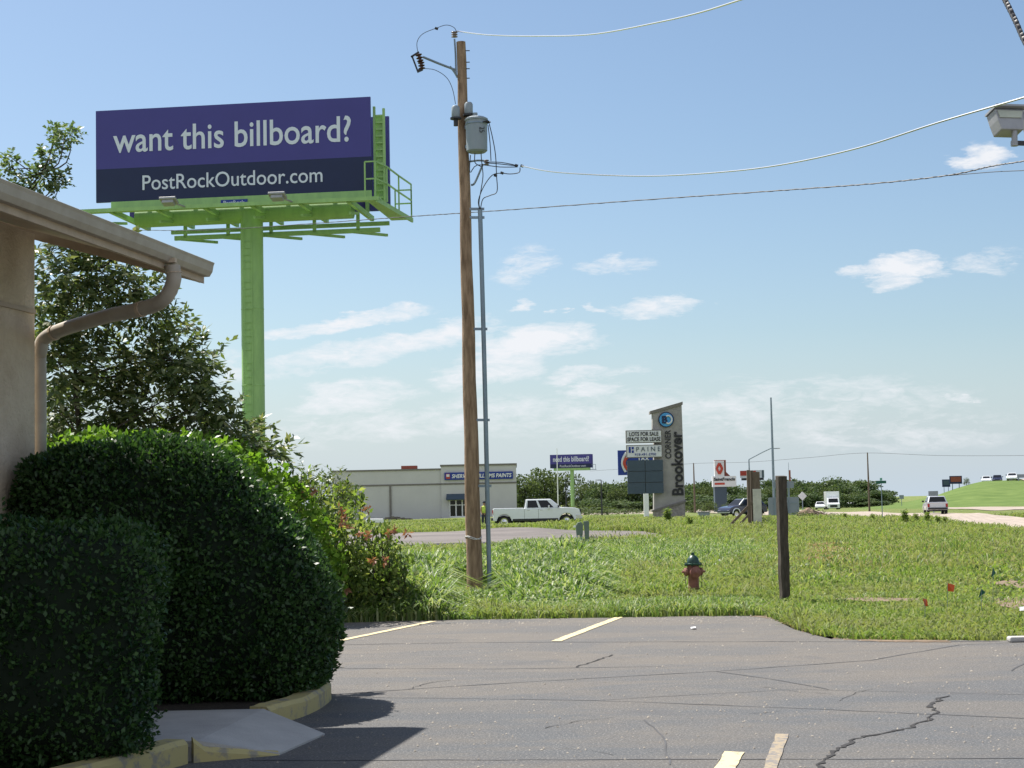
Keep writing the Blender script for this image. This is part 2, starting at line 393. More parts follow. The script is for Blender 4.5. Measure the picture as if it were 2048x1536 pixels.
M['dry'] = leafmat('dry_grass_blade', [(.26, .17, .09), (.34, .25, .14), (.40, .28, .18)], .3, .8)

def ground_mat():
    m, g = newmat('ground_grass'); t = g.n('ShaderNodeTexCoord').outputs['Object']
    n1 = g.mapr(g.noise(t, .12, 6, .65), .35, .65); n2 = g.mapr(g.noise(t, 1.6, 6, .7), .35, .65); n3 = g.mapr(g.noise(t, .04, 3, .5), .4, .6)
    c = g.mix(n2, (.08, .12, .03), (.19, .22, .075)); c = g.mix(g.math('MULTIPLY', n1, .5), c, (.21, .21, .09)); c = g.mix(g.math('MULTIPLY', n3, .3), c, (.09, .16, .04))
    b = g.n('ShaderNodeBsdfPrincipled'); g.l(c, b.inputs['Base Color']); b.inputs['Roughness'].default_value = .95; b.inputs['Specular IOR Level'].default_value = .1
    bp = g.n('ShaderNodeBump'); bp.inputs['Strength'].default_value = 1; bp.inputs['Distance'].default_value = .25; g.l(g.noise(t, 2.2, 6, .75), bp.inputs['Height']); g.l(bp.outputs[0], b.inputs['Normal'])
    finish(g, b.outputs[0]); return m
M['ground'] = ground_mat()
M['bankgrass'] = mat('bank_grass', (.07, .115, .028), .95, c2=(.125, .175, .05), scale=.35, bump=1, bscale=2, spec=.1)
def asphalt_mat():
    m, g = newmat('asphalt'); t = g.n('ShaderNodeTexCoord').outputs['Object']
    mp = g.n('ShaderNodeMapping'); g.l(t, mp.inputs[0]); mp.inputs['Scale'].default_value = (.45, 1., 1); mp.inputs['Rotation'].default_value = (0, 0, .05)
    a = g.mapr(g.noise(mp.outputs[0], .9, 6, .68, .5), .42, .58); a2 = g.mapr(g.noise(mp.outputs[0], 3., 6, .7), .3, .7)
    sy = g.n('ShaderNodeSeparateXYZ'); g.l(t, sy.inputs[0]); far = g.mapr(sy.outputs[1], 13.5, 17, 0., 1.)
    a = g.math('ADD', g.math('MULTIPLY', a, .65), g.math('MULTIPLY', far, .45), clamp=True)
    c = g.mix(a, (.078, .084, .092), (.132, .117, .100)); c = g.mix(g.math('MULTIPLY', a2, .4), c, (.068, .066, .068))
    sp_ = g.mapr(g.noise(t, 60, 3, .7), .52, .68); c = g.mix(g.math('MULTIPLY', sp_, .8), c, (.27, .26, .25))
    sk = g.mapr(g.noise(t, 38, 3, .7), .30, .46, 1., 0.); c = g.mix(g.math('MULTIPLY', sk, .7), c, (.05, .05, .052))
    st = g.mapr(g.noise(t, .9, 4, .6, 1.), .60, .70); c = g.mix(g.math('MULTIPLY', st, .5), c, (.08, .08, .085))
    b = g.n('ShaderNodeBsdfPrincipled'); g.l(c, b.inputs['Base Color']); b.inputs['Roughness'].default_value = .85; b.inputs['Specular IOR Level'].default_value = .3
    bp = g.n('ShaderNodeBump'); bp.inputs['Strength'].default_value = .7; bp.inputs['Distance'].default_value = .012; g.l(g.noise(t, 70, 4, .7), bp.inputs['Height']); g.l(bp.outputs[0], b.inputs['Normal'])
    finish(g, b.outputs[0]); return m
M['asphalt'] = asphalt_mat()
M['road'] = mat('concrete_road', (.26, .215, .18), .9, c2=(.34, .285, .24), scale=.25)
M['gravel'] = mat('gravel_dirt', (.085, .075, .072), .95, c2=(.17, .15, .14), scale=.35, bump=1, bscale=3, stretch=(.4, 1, 1))
M['dirt'] = mat('bare_dirt', (.12, .085, .055), .98, c2=(.21, .155, .11), scale=4, bump=.8, bscale=12)
M['mulch'] = mat('mulch', (.03, .024, .018), 1., var=.4, scale=20, bump=1)
M['gritm'] = mat('grit', (.12, .11, .10), .95, c2=(.32, .29, .25), scale=9)
M['crack'] = mat('crack', (.03, .029, .03), 1., var=.2)
M['tar'] = mat('tar_seam', (.062, .062, .066), .8, var=.3, scale=3)
def worn(name, c, under, thr, sc=9):
    m, g = newmat(name); t = g.n('ShaderNodeTexCoord').outputs['Object']
    f = g.mapr(g.noise(t, sc, 6, .7), thr, thr + .08); b = g.n('ShaderNodeBsdfPrincipled'); g.l(g.mix(f, c, under), b.inputs['Base Color']); b.inputs['Roughness'].default_value = .8
    finish(g, b.outputs[0]); return m
M['stripe'] = worn('stripe_paint', (.55, .46, .27), (.17, .15, .13), .55)
M['faded'] = worn('faded_stripe_paint', (.27, .22, .15), (.15, .14, .135), .47, 14)
M['curb'] = worn('curb_yellow', (.40, .34, .15), (.24, .22, .17), .52, 6)

# ------------------------------------------------------------------ the setting
def sheet(name, poly, z, material, kind='structure', cells=None):
    b = MB(); b.add([(q[0], q[1], z) for q in poly], [tuple(range(len(poly)))]); o = b.build(name, material); tag(o, kind=kind); return o
def axis(vals): return np.unique(np.concatenate(vals))
ys = axis([np.linspace(-40, 20, 7), np.linspace(20, 120, 101), np.linspace(120, 340, 56), np.geomspace(340, 4000, 24)])
xs = axis([np.linspace(-60, 60, 81), np.linspace(60, 200, 29), -np.linspace(60, 200, 15), np.geomspace(200, 3500, 12), -np.geomspace(200, 3500, 12)])
X, Y = np.meshgrid(xs, ys); Z = terr(X, Y); nx, ny = len(xs), len(ys)
ii = np.arange((ny - 1) * nx).reshape(ny - 1, nx)[:, :-1].ravel()
o = npmesh('ground', np.stack([X.ravel(), Y.ravel(), Z.ravel()], 1), np.stack([ii, ii + 1, ii + nx + 1, ii + nx], 1), M['ground']); tag(o, kind='structure')

def jag(pts, step, amp):
    out_ = []
    for a, b in zip(pts[:-1], pts[1:]):
        a, b = Vector(a[:2]), Vector(b[:2]); n = max(1, int((b - a).length / step))
        for i in range(n):
            q = a.lerp(b, i / n); out_.append((q.x + random.uniform(-amp, amp), q.y + random.uniform(-amp, amp)))
    out_.append(tuple(pts[-1][:2])); return out_
edge = [G(*q) for q in ((560, 1249), (668, 1246), (870, 1240), (1240, 1235), (1400, 1232), (1530, 1232), (1562, 1245), (1600, 1262), (1650, 1274), (1710, 1280), (2060, 1281))]
edge = [(-9, edge[0].y)] + [(q.x, q.y) for q in edge] + [(24, edge[-1].y)]
LOT = jag(edge, .12, .035) + [(24, -14), (-9, -14)]
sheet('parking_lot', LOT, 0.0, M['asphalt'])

def strip_path(pts, w, step, amp, wv=.4):
    c = jag(pts, step, amp); b = MB(); vs = []
    for i, q in enumerate(c):
        a_ = Vector(c[max(i - 1, 0)]); b_ = Vector(c[min(i + 1, len(c) - 1)]); t = (b_ - a_).normalized(); nn = Vector((-t.y, t.x))
        ww = w / 2 * random.uniform(1 - wv, 1 + wv); vs += [(q[0] + nn.x * ww, q[1] + nn.y * ww), (q[0] - nn.x * ww, q[1] - nn.y * ww)]
    return vs
def ribbon(name, pix, w, material, z=.004, step=.12, amp=.02, wv=.4):
    vs = strip_path([G(*q) for q in pix], w, step, amp, wv); b = MB()
    b.add([(x, y, z) for x, y in vs], [(2 * i, 2 * i + 1, 2 * i + 3, 2 * i + 2) for i in range(len(vs) // 2 - 1)])
    o = b.build(name, material); tag(o, kind='structure'); return o
for pts, w in (([(654, 1390), (860, 1376), (1087, 1362), (1430, 1343), (1740, 1321), (1919, 1290), (2060, 1284)], .022), ([(654, 1394), (900, 1397), (1190, 1401), (1602, 1417), (2070, 1438)], .016),
               ([(500, 1521), (1000, 1520), (1500, 1519), (2080, 1517)], .02), ([(667, 1337), (1000, 1338), (1327, 1333)], .018), ([(1430, 1343), (1540, 1358), (1657, 1379)], .016),
               ([(1204, 1400), (1400, 1389), (1602, 1379), (2070, 1390)], .012), ([(660, 1290), (960, 1285), (1259, 1284), (2000, 1283)], .03), ([(2020, 1342), (2060, 1320)], .02), ([(1290, 1440), (1330, 1480), (1340, 1530)], .012)):
    ribbon('asphalt_seam', pts, w, M['tar'], z=.003, step=.2, amp=.012)
ribbon('asphalt_crack', [(1620, 1550), (1650, 1520), (1712, 1479), (1822, 1455), (1862, 1436), (1872, 1420), (1862, 1412), (1888, 1395), (1900, 1392)], .028, M['crack'], z=.0045, step=.07, amp=.03, wv=.7)
ribbon('asphalt_crack', [(1152, 1335), (1193, 1321), (1225, 1310)], .02, M['crack'], z=.0045, step=.1, amp=.03, wv=.6)
for k_ in range(6):
    x_, y_ = random.uniform(700, 2000), random.uniform(1300, 1500); dx_, dy_ = random.uniform(40, 150) * random.choice((-1, 1)), random.uniform(-28, 28)
    ribbon('asphalt_crack', [(x_, y_), (x_ + dx_ * .5, y_ + dy_ * .3), (x_ + dx_, y_ + dy_)], random.uniform(.005, .008), M['crack'], z=.0035, step=.08, amp=.02, wv=.8)
def stripe(pix, material):
    q = [G(*a) for a in pix]; poly = []
    for a, b in zip(q, q[1:] + q[:1]): poly += jag([a, b], .15, .006)[:-1]
    sheet('painted_line', poly, .006, material)
def stripe2(a, b, w):
    A, B_ = G(*a), G(*b); t = (B_ - A).normalized(); n = Vector((-t.y, t.x, 0)) * w / 2; q = [A + n, B_ + n, B_ - n, A - n]; poly = []
    for c, d in zip(q, q[1:] + q[:1]): poly += jag([c, d], .15, .006)[:-1]
    sheet('painted_line', poly, .006, M['stripe'])
stripe2((640, 1290), (866, 1243), .11); stripe2((1112, 1283), (1238, 1235), .12)
stripe([(1451, 1504), (1489, 1506), (1455, 1570), (1408, 1570)], M['stripe']); stripe([(1553, 1469), (1578, 1469), (1546, 1560), (1518, 1560)], M['faded'])
# stuff on the lot: thin grass growing in the crack is part of the grass below

def band(name, up, lo, off, material, n=10):
    vs, fs = [], []
    U_ = [G(*q) for q in up]; L_ = [G(*q) for q in lo]
    cols = []
    for k in range(len(U_) - 1):
        for i in range(n): t = i / n; cols.append((U_[k].lerp(U_[k + 1], t), L_[k].lerp(L_[k + 1], t)))
    cols.append((U_[-1], L_[-1])); mr = 8
    for a, c in cols:
        for j in range(mr + 1):
            q = a.lerp(c, j / mr); vs.append((q.x, q.y, float(terr(q.x, q.y)) + off))
    for i in range(len(cols) - 1):
        for j in range(mr): k = i * (mr + 1) + j; fs.append((k, k + 1, k + mr + 2, k + mr + 1))
    b = MB(); b.add(vs, fs); o = b.build(name, material); tag(o, kind='structure'); return [(q.x, q.y) for q in U_] + [(q.x, q.y) for q in L_[::-1]]
ROAD = band('road', [(1100, 1024), (1380, 1019.5), (1500, 1021.5), (1650, 1025), (1780, 1026), (1890, 1027), (2048, 1036), (2200, 1050)],
            [(1100, 1029), (1380, 1025), (1500, 1028), (1650, 1033), (1780, 1034), (1870, 1037), (2048, 1063), (2200, 1092)], .05, M['road'])
RAMP = band('slip_road', [(1880, 1016), (2048, 1014), (2200, 1013)], [(1880, 1018.3), (2048, 1020.5), (2200, 1022)], .05, M['road'])
LANE = band('gravel_lane', [(620, 1070), (800, 1067), (1000, 1065.5), (1290, 1064)], [(620, 1112), (800, 1100), (1000, 1096), (1335, 1075)], .03, M['gravel'])
d1 = jag([G(*q) for q in ((1985, 1170), (2020, 1164), (2080, 1160), (2090, 1178), (2030, 1182), (1985, 1170))], .1, .05)
d2 = jag([G(*q) for q in ((1975, 1205), (2010, 1200), (2080, 1198), (2090, 1222), (2020, 1224), (1975, 1205))], .1, .05)
d3 = jag([G(*q) for q in ((1655, 1203), (1740, 1200), (1840, 1203), (1840, 1208), (1740, 1209), (1655, 1203))], .1, .03)
d4 = jag([G(*q) for q in ((1590, 1106), (1640, 1092), (1690, 1090), (1680, 1108), (1590, 1106))], .2, .1)
PATCH = [d1, d2, d3]
for d in PATCH: sheet('dirt_patch', d[:-1], .045, M['dirt'])
for d in PATCH:
    pass

# embankment
xs2 = np.linspace(38, 150, 70); ys2 = np.linspace(196, 470, 70); X, Y = np.meshgrid(xs2, ys2)
Z = terr(X, Y) + hill(X, Y) - .05; nx, ny = 70, 70; ii = np.arange((ny - 1) * nx).reshape(ny - 1, nx)[:, :-1].ravel()
o = npmesh('embankment', np.stack([X.ravel(), Y.ravel(), Z.ravel()], 1), np.stack([ii, ii + 1, ii + nx + 1, ii + nx], 1), M['bankgrass']); tag(o, kind='structure')
o.data.polygons.foreach_set('use_smooth', [True] * len(o.data.polygons))
# carriageway climbing the embankment
b = MB(); vs = []
for i in range(25):
    t = i / 24; yv = 225 + t * 130; xl = at(2006 + (1 - t) * 90, yv, 3).x; xr = xl + 14
    for xx in np.linspace(xl, xr, 6): vs.append((xx, yv, float(terr(xx, yv) + hill(xx, yv)) + .12))
b.add(vs, [(i * 6 + j, i * 6 + j + 1, i * 6 + j + 7, i * 6 + j + 6) for i in range(24) for j in range(5)]); o = b.build('highway', M['road']); tag(o, kind='structure')

fr = [G(*q_) for q_ in ((1500, 1233), (1545, 1238), (1570, 1247), (1610, 1265), (1670, 1278), (1760, 1284), (1900, 1285), (1900, 1281), (1700, 1279), (1640, 1271), (1590, 1256), (1560, 1240), (1530, 1229))]
fr2 = []
for a_, c_ in zip(fr, fr[1:] + fr[:1]): fr2 += jag([a_, c_], .06, .05)[:-1]
sheet('dirt_edge', fr2, .003, M['dirt'])
n_ = 2600; gx = rng.uniform(-1, 1, n_); gy = 9.5 + 14 * rng.random(n_) ** 1.2; gx = gx * gy * .33; gs = rng.uniform(.002, .007, n_) * (1 + .06 * gy)
ed = rng.random(n_) < .4; gy = np.where(ed, 23.2 - np.abs(rng.normal(0, .5, n_)), gy); kk = inpoly(gx, gy, LOT); gx, gy, gs = gx[kk], gy[kk], gs[kk]
oc = np.array([(1, 0, 0), (0, 1, 0), (-1, 0, 0), (0, -1, 0), (0, 0, 1.)]); V_ = (np.stack([gx, gy, 0 * gx + .002], 1)[:, None, :] + oc[None] * gs[:, None, None] * rng.uniform(.6, 1.3, (len(gx), 5, 1))).reshape(-1, 3)
F_ = (np.arange(len(gx))[:, None, None] * 5 + np.array([[0, 1, 4], [1, 2, 4], [2, 3, 4], [3, 0, 4]])[None]).reshape(-1, 3)
tag(npmesh('grit', V_, F_, M['gritm']), 'loose grit and small stones on the asphalt', 'grit', kind='stuff')
# ---- planting bed, walk with its ramp, kerbs
ZB = .13
sheet('planting_bed', [(-2.12, 10.95), (-2.62, 9.7), (-3.3, 6.5), (-7, 6.5), (-7, 11.02), (-2.1, 11.02)], .09, M['mulch'])
sheet('planting_bed', [(-1.86, 12.72), (-1.75, 13.4), (-1.72, 14.4), (-1.9, 15.3), (-2.6, 15.8), (-7, 15.8), (-7, 12.75)], .09, M['mulch'])
b = MB()
tn, tf = (-2.06, 11.0), (-1.88, 12.66)     # top corners of the ramp
bn, bf = (-1.56, 11.2), (-1.37, 12.12)     # foot corners
nU = 10
top = [(-7.0, 11.0, ZB), tn + (ZB,), bn + (.012,), bf + (.012,), tf + (ZB,), (-7.0, 12.66, ZB)]
b.add(top + [(x, y, -.02) for x, y, z in top], [(0, 1, 4, 5), (1, 2, 3, 4), (7, 6, 0, 1)[::-1], (8, 7, 1, 2)[::-1], (9, 8, 2, 3)[::-1], (10, 9, 3, 4)[::-1], (11, 10, 4, 5)[::-1]])
o = b.build('walkway', M['concrete']); tag(o, kind='structure')
def kerb(name, pts, w, h0, h1, mt):
    b = MB(); n = len(pts); vs = []
    for i, (x, y) in enumerate(pts):
        a_ = Vector(pts[max(i - 1, 0)]); c_ = Vector(pts[min(i + 1, n - 1)]); t = (c_ - a_).normalized(); nn = Vector((t.y, -t.x)); h = h0 + (h1 - h0) * i / (n - 1)
        j = random.uniform(-.006, .006)
        vs += [(x, y, -.01), (x + nn.x * .0 - 0, y, h - .03 + j), (x - nn.x * .03, y - nn.y * .03, h + j), (x - nn.x * w, y - nn.y * w, h + j), (x - nn.x * w, y - nn.y * w, -.01)]
    fs = [(i * 5 + k, i * 5 + k + 1, (i + 1) * 5 + k + 1, (i + 1) * 5 + k) for i in range(n - 1) for k in range(4)] + [(0, 1, 2, 3, 4), tuple((n - 1) * 5 + k for k in range(5))]
    b.add(vs, fs); o = b.build(name, mt); tag(o, kind='structure'); return o
def curve(pts, n):
    out_ = []
    for i in range(len(pts) - 1):
        p0 = Vector(pts[max(i - 1, 0)]); p1 = Vector(pts[i]); p2 = Vector(pts[i + 1]); p3 = Vector(pts[min(i + 2, len(pts) - 1)])
        for k in range(n):
            t = k / n; out_.append(tuple(.5 * ((2 * p1) + (-p0 + p2) * t + (2 * p0 - 5 * p1 + 4 * p2 - p3) * t * t + (-p0 + 3 * p1 - 3 * p2 + p3) * t ** 3)))
    out_.append(tuple(pts[-1])); return out_
kerb('kerb', curve([(-3.35, 6.2), (-2.95, 8.2), (-2.52, 9.75), (-2.10, 10.9)], 6), .16, .15, .15, M['curb'])
kerb('kerb', [(-2.07, 10.93), (-2.0, 10.965), (-1.56, 11.19)], .05, .155, .02, M['curb'])
kerb('kerb', curve([(-1.84, 12.70), (-1.66, 13.2), (-1.57, 13.9), (-1.6, 14.6), (-1.9, 15.3), (-2.6, 15.8), (-3.4, 16)], 6), .17, .14, .16, M['curb'])
b = MB().cbox((0, 0, .03), (1.6, .15, .06)); o = b.build('parking_block', M['concrete'], bevel=.02); q = G(2165, 1281); o.location = (q.x, q.y, 0); tag(o, 'low pale concrete wheel stop at the right edge of the asphalt', 'wheel stop')

# ------------------------------------------------------------------ stucco building with eave
bl = thing('stucco_building', 'tan stucco building with long sloping gutter and corner downspout at left edge', 'building', (-2.545, 14.0, 0), R(-9.7))
zt = 4.0
M_ = MB().box(-8, -1.44, -12.5, -.1, 0, zt - .06); M_.build('wall', M['stucco'], bl)
b = MB(); w_ = .03
b.prism([(0, 3.53), (-1.6, 4.02), (-8, 5.96), (-8, 6.09), (-.0, 3.60)], -12.7, 0); sof = b.build('roof', M['trim'], bl)
b = MB().prism([(.02, 3.615), (-8, 6.105), (-8, 6.14), (.05, 3.64)], -12.72, .03); b.build('shingles', M['shingle'], bl)
b = MB().prism([(.0, 3.53), (.05, 3.53), (.075, 3.57), (.085, 3.62), (.095, 3.645), (.08, 3.65), (.07, 3.63), (.055, 3.58), (.0, 3.555)], -12.7, .03); b.build('gutter', M['trim_light'], bl, bevel=.004)
for y_ in (-.9, -3.9): MB().box(.0, .1, y_, y_ + .05, 3.524, 3.56).build('gutter_strap', M['trim'], bl)
b = MB().box(-.03, .0, -12.7, .0, 3.48, 3.53); b.build('fascia', M['trim'], bl)
b = MB()
b.add([(.0, .003, 3.475), (-1.9, .003, 4.03), (-1.9, .003, 4.13), (.0, .003, 3.56), (.0, .03, 3.475), (-1.9, .03, 4.03), (-1.9, .03, 4.13), (.0, .03, 3.56)],
      [(0, 1, 2, 3), (4, 7, 6, 5), (0, 4, 5, 1), (1, 5, 6, 2), (2, 6, 7, 3), (3, 7, 4, 0)]); b.build('rake_board', M['trim'], bl)
path = curve([(.055, -.83, 3.51), (.05, -.82, 3.36), (-.12, -.74, 3.22), (-.7, -.44, 3.17), (-1.32, -.06, 3.09), (-1.43, -.02, 2.95), (-1.445, .0, 2.6), (-1.445, .0, .1)], 7)
MB().tube(path, [.058 + (.003 if i % 2 else 0) * (i < 20) for i in range(len(path))], 12).build('downspout', M['trim_light'], bl, True)
for k_ in (3, 16, 27): a_ = Vector(path[k_]); c_ = Vector(path[k_ + 1]); MB().tube([a_, a_.lerp(c_, .35)], .066, 12).build('pipe_band', M['trim'], bl)
MB().beam((-1.425, -8, 3.28), (-1.425, -.12, 3.28), .02, .035).build('conduit', M['trim'], bl)
MB().cbox((-1.41, -1.35, 1.9), (.06, .12, 1.5)).build('wall_batten', M['stucco'], bl)

# ------------------------------------------------------------------ hedges
def hedge(name, label, outline, yc, hd, n, leaf, lump, seed, dens_top=0):
    """outline: closed (x,z) loop; rounded loaf with half depth hd around yc"""
    rs = np.random.default_rng(seed); o2 = np.array(curve(outline + [outline[0]], 6)[:-1]); c = o2.mean(0)
    vs = []; K_ = 26; nn = len(o2)
    for j in range(K_ + 1):
        t = -1 + 2 * j / K_; s_ = (1 - abs(t) ** 3.6) ** (1 / 2.6) if abs(t) < 1 else 0.0; s_ = max(s_, .02)
        for i, q in enumerate(o2):
            k = 1 + lump * (math.sin(q[0] * 3.1 + t * 2.3 + seed) * .5 + math.sin(q[1] * 4.3 + t * 3.7) * .5)
            x, z = c + (q - c) * s_ * k; vs.append((x, yc + t * hd, max(z, .05)))
    F = np.array([(j * nn + i, j * nn + (i + 1) % nn, (j + 1) * nn + (i + 1) % nn, (j + 1) * nn + i) for j in range(K_) for i in range(nn)])
    Vv = np.array(vs); ctr = np.array([c[0], yc, c[1]])
    r_ = thing(name, label, 'hedge', (c[0], yc, 0)); off = np.array([c[0], yc, 0])
    core = (Vv - ctr) * .93 + ctr; npmesh('core', core - off, F, M['core'], r_)  # dark solid core added inside the leaves to block light
    q, nv = surf_points(Vv, F, n); sgn = np.sign(np.sum(nv * (q - ctr), 1)); nv *= sgn[:, None]
    dep = rs.random(n) ** 1.6 * .11; q = q - nv * dep[:, None] + rs.normal(0, .012, (n, 3))
    lumpn = np.sin(q[:, 0] * 9 + q[:, 2] * 7) * np.sin(q[:, 2] * 11 + q[:, 1] * 8); lump2 = np.sin(q[:, 0] * 4.1 + 1) * np.sin(q[:, 2] * 5.3 + q[:, 1] * 3.7 + 2); q += nv * (lumpn * .026 + lump2 * .03)[:, None]
    D = norm(nv * .7 + rdir(n) * .9 + np.array([0, 0, .35])); N = norm(nv + rdir(n) * .8)
    g1 = leafgeo(q, D, N, leaf * rs.uniform(.5, 1.45, n), leaf * .66 * rs.uniform(.8, 1.2, n))
    # a few shoots that escaped the shears
    k = 60; q, nv = surf_points(Vv, F, k); nv *= np.sign(np.sum(nv * (q - ctr), 1))[:, None]
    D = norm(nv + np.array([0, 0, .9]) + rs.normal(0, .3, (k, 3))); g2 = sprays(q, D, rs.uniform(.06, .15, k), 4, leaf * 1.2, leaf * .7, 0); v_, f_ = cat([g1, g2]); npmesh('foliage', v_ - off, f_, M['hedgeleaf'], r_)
    return r_
s1 = 3400 / 10.4
def px2(px, py, Y): q = P(px, py, Y); return (q.x, q.z)
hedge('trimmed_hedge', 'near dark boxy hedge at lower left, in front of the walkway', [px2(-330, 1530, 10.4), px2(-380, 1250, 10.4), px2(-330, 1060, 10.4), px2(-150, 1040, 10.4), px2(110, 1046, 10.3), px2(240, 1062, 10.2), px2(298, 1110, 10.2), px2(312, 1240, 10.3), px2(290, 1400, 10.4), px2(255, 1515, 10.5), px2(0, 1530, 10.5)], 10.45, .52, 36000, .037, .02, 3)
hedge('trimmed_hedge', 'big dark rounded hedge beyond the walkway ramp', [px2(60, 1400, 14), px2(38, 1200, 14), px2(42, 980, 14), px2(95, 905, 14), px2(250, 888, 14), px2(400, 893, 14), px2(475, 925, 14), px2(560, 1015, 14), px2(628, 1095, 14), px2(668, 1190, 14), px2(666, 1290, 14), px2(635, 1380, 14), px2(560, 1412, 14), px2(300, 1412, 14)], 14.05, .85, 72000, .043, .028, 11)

# ------------------------------------------------------------------ trees
def cluster_tree(name, label, Y0, base_px, trunk, clusters, nspray, leafL, leafW, k, mt, ln=.32, droop=.25, depth=.6, group=None, core=False, catg='tree', tr=.05):
    b0 = at(base_px, Y0); r_ = thing(name, label, catg, b0, 0, group); tb = MB(); O, D = [], []
    tp = [P(x, y, Y0) - b0 for x, y in trunk]; tp = [Vector((tp[0].x, 0, 0))] + tp
    tb.tube(curve([tuple(q) for q in tp], 3), [tr * (1 - .75 * i / (3 * (len(tp) - 1))) for i in range(3 * (len(tp) - 1) + 1)], 8)
    for (x, y, rad) in clusters:
        rr = rad * Y0 / FOC; c = P(x, y, Y0 + random.uniform(-depth, depth)) - b0
        a = min(tp, key=lambda q: (q - c).length + (0 if q.z < c.z else .8)); mid = a.lerp(c, .5) + Vector((random.uniform(-.1, .1), random.uniform(-.1, .1), random.uniform(-.12, .05)))
        tb.tube(curve([tuple(a), tuple(mid), tuple(c)], 3), [tr * .4, tr * .36, tr * .3, tr * .25, tr * .2, tr * .16, tr * .1], 5)
        n = int(nspray * (rad / 55) ** 1.6) + 3
        d = rdir(n); rad3 = (rng.random(n) ** .45)[:, None] * rr * .85; o_ = np.array(c) + d * rad3 * np.array([1, 1.1, .85]); O.append(o_); D.append(norm(d + np.array([0, 0, .25]) + rng.normal(0, .3, (n, 3))))
        for i in range(0, n, 3): tb.tube([c, c.lerp(Vector(o_[i]), .6), o_[i]], [tr * .1, tr * .08, tr * .05], 3, False)
    tb.build('trunk', M['bark'], r_, True); O = np.concatenate(O); D = np.concatenate(D); n = len(O)
    npmesh('crown', *sprays(O, D, ln * rng.uniform(.6, 1.2, n), k, leafL, leafW, droop), mt, r_); return r_
cluster_tree('broadleaf_tree', 'small glossy leaved tree rising behind the rounded hedge beside the lime post', 24.5, 165, [(160, 900), (150, 760), (160, 640), (185, 540)],
    [(130, 545, 62), (205, 545, 60), (280, 575, 50), (110, 640, 45), (180, 625, 60), (300, 620, 38), (120, 730, 58), (190, 735, 62), (270, 720, 55), (340, 720, 58), (395, 765, 45), (355, 680, 38), (405, 705, 30), (300, 800, 70), (220, 820, 60), (130, 820, 55), (400, 830, 55), (450, 850, 42), (500, 880, 42), (530, 915, 30), (460, 900, 45), (350, 880, 60), (150, 890, 60), (90, 600, 28), (95, 800, 40), (250, 880, 60), (98, 500, 26), (430, 790, 28), (545, 900, 18), (90, 700, 40), (90, 880, 40), (230, 500, 22)],
    58, .155, .058, 5, M['treeleaf'], .40, .25, .7, tr=.05)
cluster_tree('young_elm', 'young elm whose leafy shoots show above the gutter', 18, 22, [(18, 900), (14, 560), (40, 410), (85, 345)],
    [(45, 400, 34), (70, 372, 30), (88, 345, 26), (100, 318, 20), (112, 292, 18), (128, 278, 15), (145, 262, 11), (108, 268, 8), (116, 255, 7), (12, 340, 10), (22, 322, 9), (16, 310, 7), (28, 345, 8), (110, 385, 10), (120, 368, 9), (130, 352, 8)],
    80, .06, .038, 4, M['elmleaf'], .12, .1, .15, tr=.03)
# bright vine behind the hedge
def clump(name, label, catg, Y0, items, leafL, leafW, mt, perm2, depth, stems=True, group=None, extra=None):
    """leafy mass made from ellipsoid clusters given in the picture and set at distance Y0"""
    c0 = at(items[0][0], Y0); r_ = thing(name, label, catg, c0, 0, group); O = []
    tb = MB()
    for it in items:
        x, y, rx, ry = it[:4]; Yc = Y0 + (it[4] if len(it) > 4 else 0); s_ = Yc / FOC; c = P(x, y, Yc) - c0
        n = int(perm2 * (rx * s_) * (ry * s_) * 3.1) + 20
        d = rdir(n); O.append(np.array(c) + d * (rng.random((n, 1)) ** .4) * np.array([rx * s_, min(depth, 1.3 * max(rx, ry) * s_), ry * s_]))
        for _ in range(5):
            e = c + Vector((random.uniform(-1, 1) * rx * s_ * .7, random.uniform(-.3, .3), random.uniform(.1, 1) * ry * s_ * .8)); f = Vector((c.x + random.uniform(-.3, .3), c.y, 0))
            tb.tube([f, f.lerp(e, .6) + Vector((random.uniform(-.1, .1), 0, 0)), e], [.012, .009, .005], 4, False)
    O = np.concatenate(O); O = O[O[:, 2] > .03 - c0.z * 0]; n = len(O); D = norm(rdir(n) + np.array([0, -.1, .25])); N = norm(rdir(n) + np.array([-.2, -.4, .7]))
    if stems: tb.build('stems', M['bark'], r_)
    npmesh('foliage', *leafgeo(O, D, N, leafL * rng.uniform(.6, 1.3, n), leafW * rng.uniform(.7, 1.3, n)), mt, r_); return r_, c0
clump('sunlit_fringe', 'added fringe of yellow green leaves, coloured as sunlit, along the flat top of the rounded hedge', 'sunlit_fringe', 15.45, [(440, 896, 50, 18), (490, 924, 36, 22), (530, 958, 28, 24), (350, 878, 60, 13), (230, 876, 60, 13), (160, 882, 50, 14), (98, 902, 22, 20), (200, 866, 26, 7), (310, 870, 26, 7), (570, 1000, 22, 24)], .07, .052, M['vineleaf'], 1500, .4, stems=False)  # added leaf fringe; its bright green stands for sun on the hedge top
clump('climbing_vine', 'bright yellow green vine spilling over the back of the rounded hedge', 'vine', 23.6, [(440, 892, 55, 22), (495, 922, 45, 30), (548, 962, 42, 36), (592, 1010, 40, 40), (632, 1058, 38, 42), (664, 1110, 30, 40), (350, 876, 60, 14), (230, 874, 60, 14), (160, 882, 50, 16), (95, 900, 24, 26), (676, 1160, 18, 40), (200, 864, 30, 8), (310, 868, 30, 8), (570, 985, 30, 36), (520, 945, 30, 26)], .10, .075, M['vineleaf'], 620, .5, stems=False)
